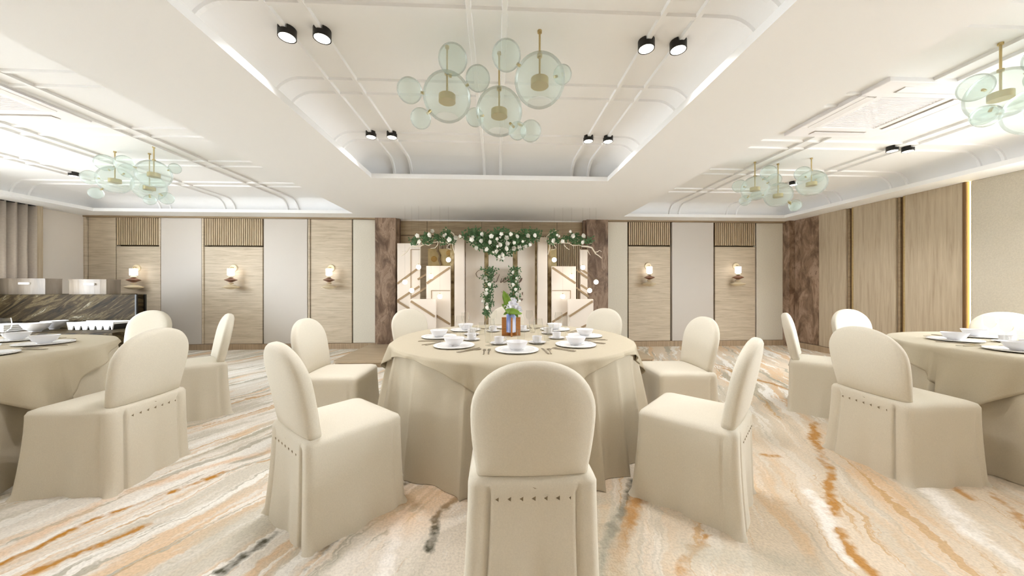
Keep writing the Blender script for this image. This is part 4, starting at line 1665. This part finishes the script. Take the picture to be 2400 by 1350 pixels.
def fork_mesh():
    mb = MB()
    mb.prism([(-0.0035, -0.10), (0.0035, -0.10), (0.0045, -0.09), (0.0025, 0.02), (0.010, 0.038), (0.010, 0.052), (-0.010, 0.052), (-0.010, 0.038), (-0.0025, 0.02), (-0.0045, -0.09)], 'z', 0.001, 0.0035)
    for k in range(4):
        x = -0.0095 + k * 0.0055
        mb.box(x, x + 0.003, 0.052, 0.088, 0.001, 0.0035)
    return mb.mesh('fork', M['steel'])


def knife_mesh():
    mb = MB()
    mb.prism([(-0.006, -0.11), (0.006, -0.11), (0.006, -0.01), (0.008, 0.0), (0.008, 0.07), (0.002, 0.105), (-0.006, 0.108), (-0.006, 0.0)], 'z', 0.001, 0.004)
    return mb.mesh('knife', M['steel'])


def spoon_mesh():
    mb = MB()
    pts_ = [(-0.0045, -0.10), (0.0045, -0.10), (0.0025, 0.03)]
    for k in range(11):
        a = -PI / 2 + 0.25 + (2 * PI - 0.5) * k / 10
        pts_.append((0.0165 * math.cos(a), 0.06 + 0.028 * math.sin(a)))
    pts_.append((-0.0025, 0.03))
    mb.prism(pts_, 'z', 0.001, 0.004)
    return mb.mesh('spoon', M['steel'])


fork_m, knife_m, spoon_m = fork_mesh(), knife_mesh(), spoon_mesh()
WARE = [('charger_plate', plate_m, 0, 0, 0, 'wide white charger plate', 'plate', 'charger plates', 0),
        ('rice_bowl', bowl_m, 0, 0, 0.0078, 'white china bowl on its plate', 'bowl', 'china bowls', 0),
        ('saucer', sauc_m, 0.27, 0.12, 0, 'small white saucer under its cup', 'saucer', 'saucers', 0),
        ('cup', cup_m, 0.27, 0.12, 0.0066, 'white china cup on a saucer', 'cup', 'china cups', 0),
        ('wine_glass', wine_m, 0.20, -0.17, 0, 'clear stemmed wine glass', 'glass', 'wine glasses', 0),
        ('tumbler', tum_m, 0.30, -0.05, 0, 'clear straight tumbler', 'glass', 'tumblers', 0),
        ('fork', fork_m, -0.02, 0.19, 0, 'steel fork closest to the plate', 'fork', 'forks', 0),
        ('fork', fork_m, -0.03, 0.222, 0, 'steel fork farther from the plate', 'fork', 'forks', 0),
        ('knife', knife_m, -0.02, -0.19, 0, 'steel knife', 'knife', 'knives', 4),
        ('spoon', spoon_m, -0.03, -0.222, 0, 'steel spoon', 'spoon', 'spoons', -4)]
PLACE = {'mid': [(-90, 'nearest'), (-45, 'front right'), (0, 'right-side'), (45, 'rear right'), (90, 'rearmost'), (135, 'rear left'), (180, 'left-side'), (225, 'front left')],
         'buf': [(0, 'aisle'), (45, 'rear aisle'), (90, 'rear')],
         'pan': [(180, 'aisle'), (135, 'rear aisle'), (90, 'rear')]}
PR = 0.635
for key, lst in PLACE.items():
    tx, ty = TABLES[key]
    for deg, words in lst:
        a = math.radians(deg)
        inw = Vector((-math.cos(a), -math.sin(a), 0))
        lft = Vector((-inw.y, inw.x, 0))
        base = Vector((tx, ty, TZ)) - inw * PR
        for nm, me, fwd, left_, up, lab, cat, grp, tw in WARE:
            p = base + inw * fwd + lft * left_ + Vector((0, 0, up))
            o = bpy.data.objects.new(nm, me)
            COL.objects.link(o)
            o.location = p
            o.rotation_euler = (0, 0, math.atan2(inw.y, inw.x) - PI / 2 + math.radians(tw))
            tag(o, '%s, %s seat of %s' % (lab, words, {'mid': 'the middle table', 'buf': 'the table by the buffet', 'pan': 'the table by the wood panels'}[key]), cat, grp)
            if nm == 'charger_plate':
                obj('rim_line', rim_m, None, o)
            if nm == 'cup':
                obj('cup_handle', hand_m, None, o)

# ------------------------------------------------------------------ centrepiece
cx_, cy_ = cw(-0.008, 3.0)
sd = thing('vase_stand', 'honey-coloured crossed wooden stand holding the blue vase', 'stand', (cx_, cy_, TZ), 0)
for k in range(2):
    U = [(-0.083, 0), (0.083, 0), (0.083, 0.165), (0.0435, 0.165), (0.0435, 0.030), (-0.0435, 0.030), (-0.0435, 0.165), (-0.083, 0.165)]
    obj('board', MB().prism(U, 'y', -0.006, 0.006), M['walnut'], sd, rz=k * PI / 2 + 0.03, bevel=0.0015)
vs_ = obj('vase', MB().lathe([(0.001, 0.0), (0.036, 0.0), (0.0415, 0.004), (0.0415, 0.178), (0.038, 0.178), (0.038, 0.01), (0.001, 0.01)], 32), M['vase'], None, smooth=True, loc=(cx_, cy_, TZ + 0.0305))
tag(vs_, 'blue and white glazed cylinder vase in the wooden stand on the middle table', 'vase')
bq = thing('flower_bouquet', 'white orchids with large green leaves in the blue vase', 'flowers', (cx_, cy_, TZ + 0.20))


def big_leaf(p0, p1, width, bend, roll=0.0):
    p0 = Vector(p0); p1 = Vector(p1)
    d = p1 - p0
    side = d.cross(Vector((0, -1, 0.25))).normalized()
    nrm = side.cross(d).normalized()
    rows = []
    N = 9
    for k in range(N + 1):
        u = k / N
        c = p0 + d * u + nrm * bend * math.sin(PI * u)
        w = width * (abs(math.sin(PI * min(1, u * 0.94 + 0.06))) ** 0.75) * (1 + 0.10 * math.sin(u * 19))
        rows.append([c - side * w + nrm * w * 0.3, c - side * w * .5 + nrm * w * 0.08, c, c + side * w * .5 + nrm * w * 0.08, c + side * w + nrm * w * 0.3])
    mb = MB().loft(rows, False)
    o = obj('leaf', mb, M['leaf_b'], bq, smooth='all')
    so = o.modifiers.new('t', 'SOLIDIFY')
    so.thickness = 0.0015


big_leaf((0, 0, 0), (-0.07, -0.01, 0.205), 0.036, 0.01)
big_leaf((-0.005, 0, 0.01), (-0.085, -0.02, 0.085), 0.022, 0.012)
big_leaf((0.0, -0.01, 0.005), (-0.055, -0.06, 0.03), 0.030, 0.02)
big_leaf((-0.05, -0.04, 0.03), (0.085, -0.05, 0.002), 0.027, 0.012)
big_leaf((0.01, -0.01, 0.01), (0.10, -0.01, -0.005), 0.016, 0.01)
big_leaf((-0.02, -0.03, 0.02), (-0.07, -0.05, -0.01), 0.012, 0.006)
big_leaf((0.03, -0.03, 0.01), (0.06, -0.05, -0.035), 0.012, 0.006)


def flower(c, s):
    mb = MB()
    for k in range(6):
        a = 2 * PI * k / 6 + random.random()
        d = Vector((math.cos(a), -0.5, math.sin(a))).normalized()
        sd_ = d.cross(Vector((0, -1, 0))).normalized()
        c0 = Vector(c)
        rows = []
        for u in (0, .35, .7, 1.0):
            w = s * 0.42 * math.sin(PI * (u * .85 + .08))
            cc = c0 + d * s * u + Vector((0, -0.2 * s * u * u, 0))
            rows.append([cc - sd_ * w, cc + Vector((0, 0.1 * s, 0)), cc + sd_ * w])
        mb.loft(rows, False)
    obj('bloom', mb.mesh('bloom', M['petal'], smooth='all', recalc=False), None, bq)


for c, s in (((0.0, -0.02, 0.085), .034), ((0.035, -0.01, 0.075), .036), ((0.015, -0.03, 0.055), .034), ((-0.02, -0.02, 0.06), .03), ((0.06, -0.02, 0.05), .034), ((0.03, 0.0, 0.105), .03),
             ((0.075, -0.02, 0.025), .028), ((0.045, -0.03, 0.03), .03), ((-0.05, -0.02, 0.055), .022), ((0.012, -0.01, 0.12), .026)):
    flower(c, s)
obj('stems', MB().tube([(0, 0, -0.15), (0.0, 0, 0.03)], 0.012, 8), M['leaf_b'], bq)
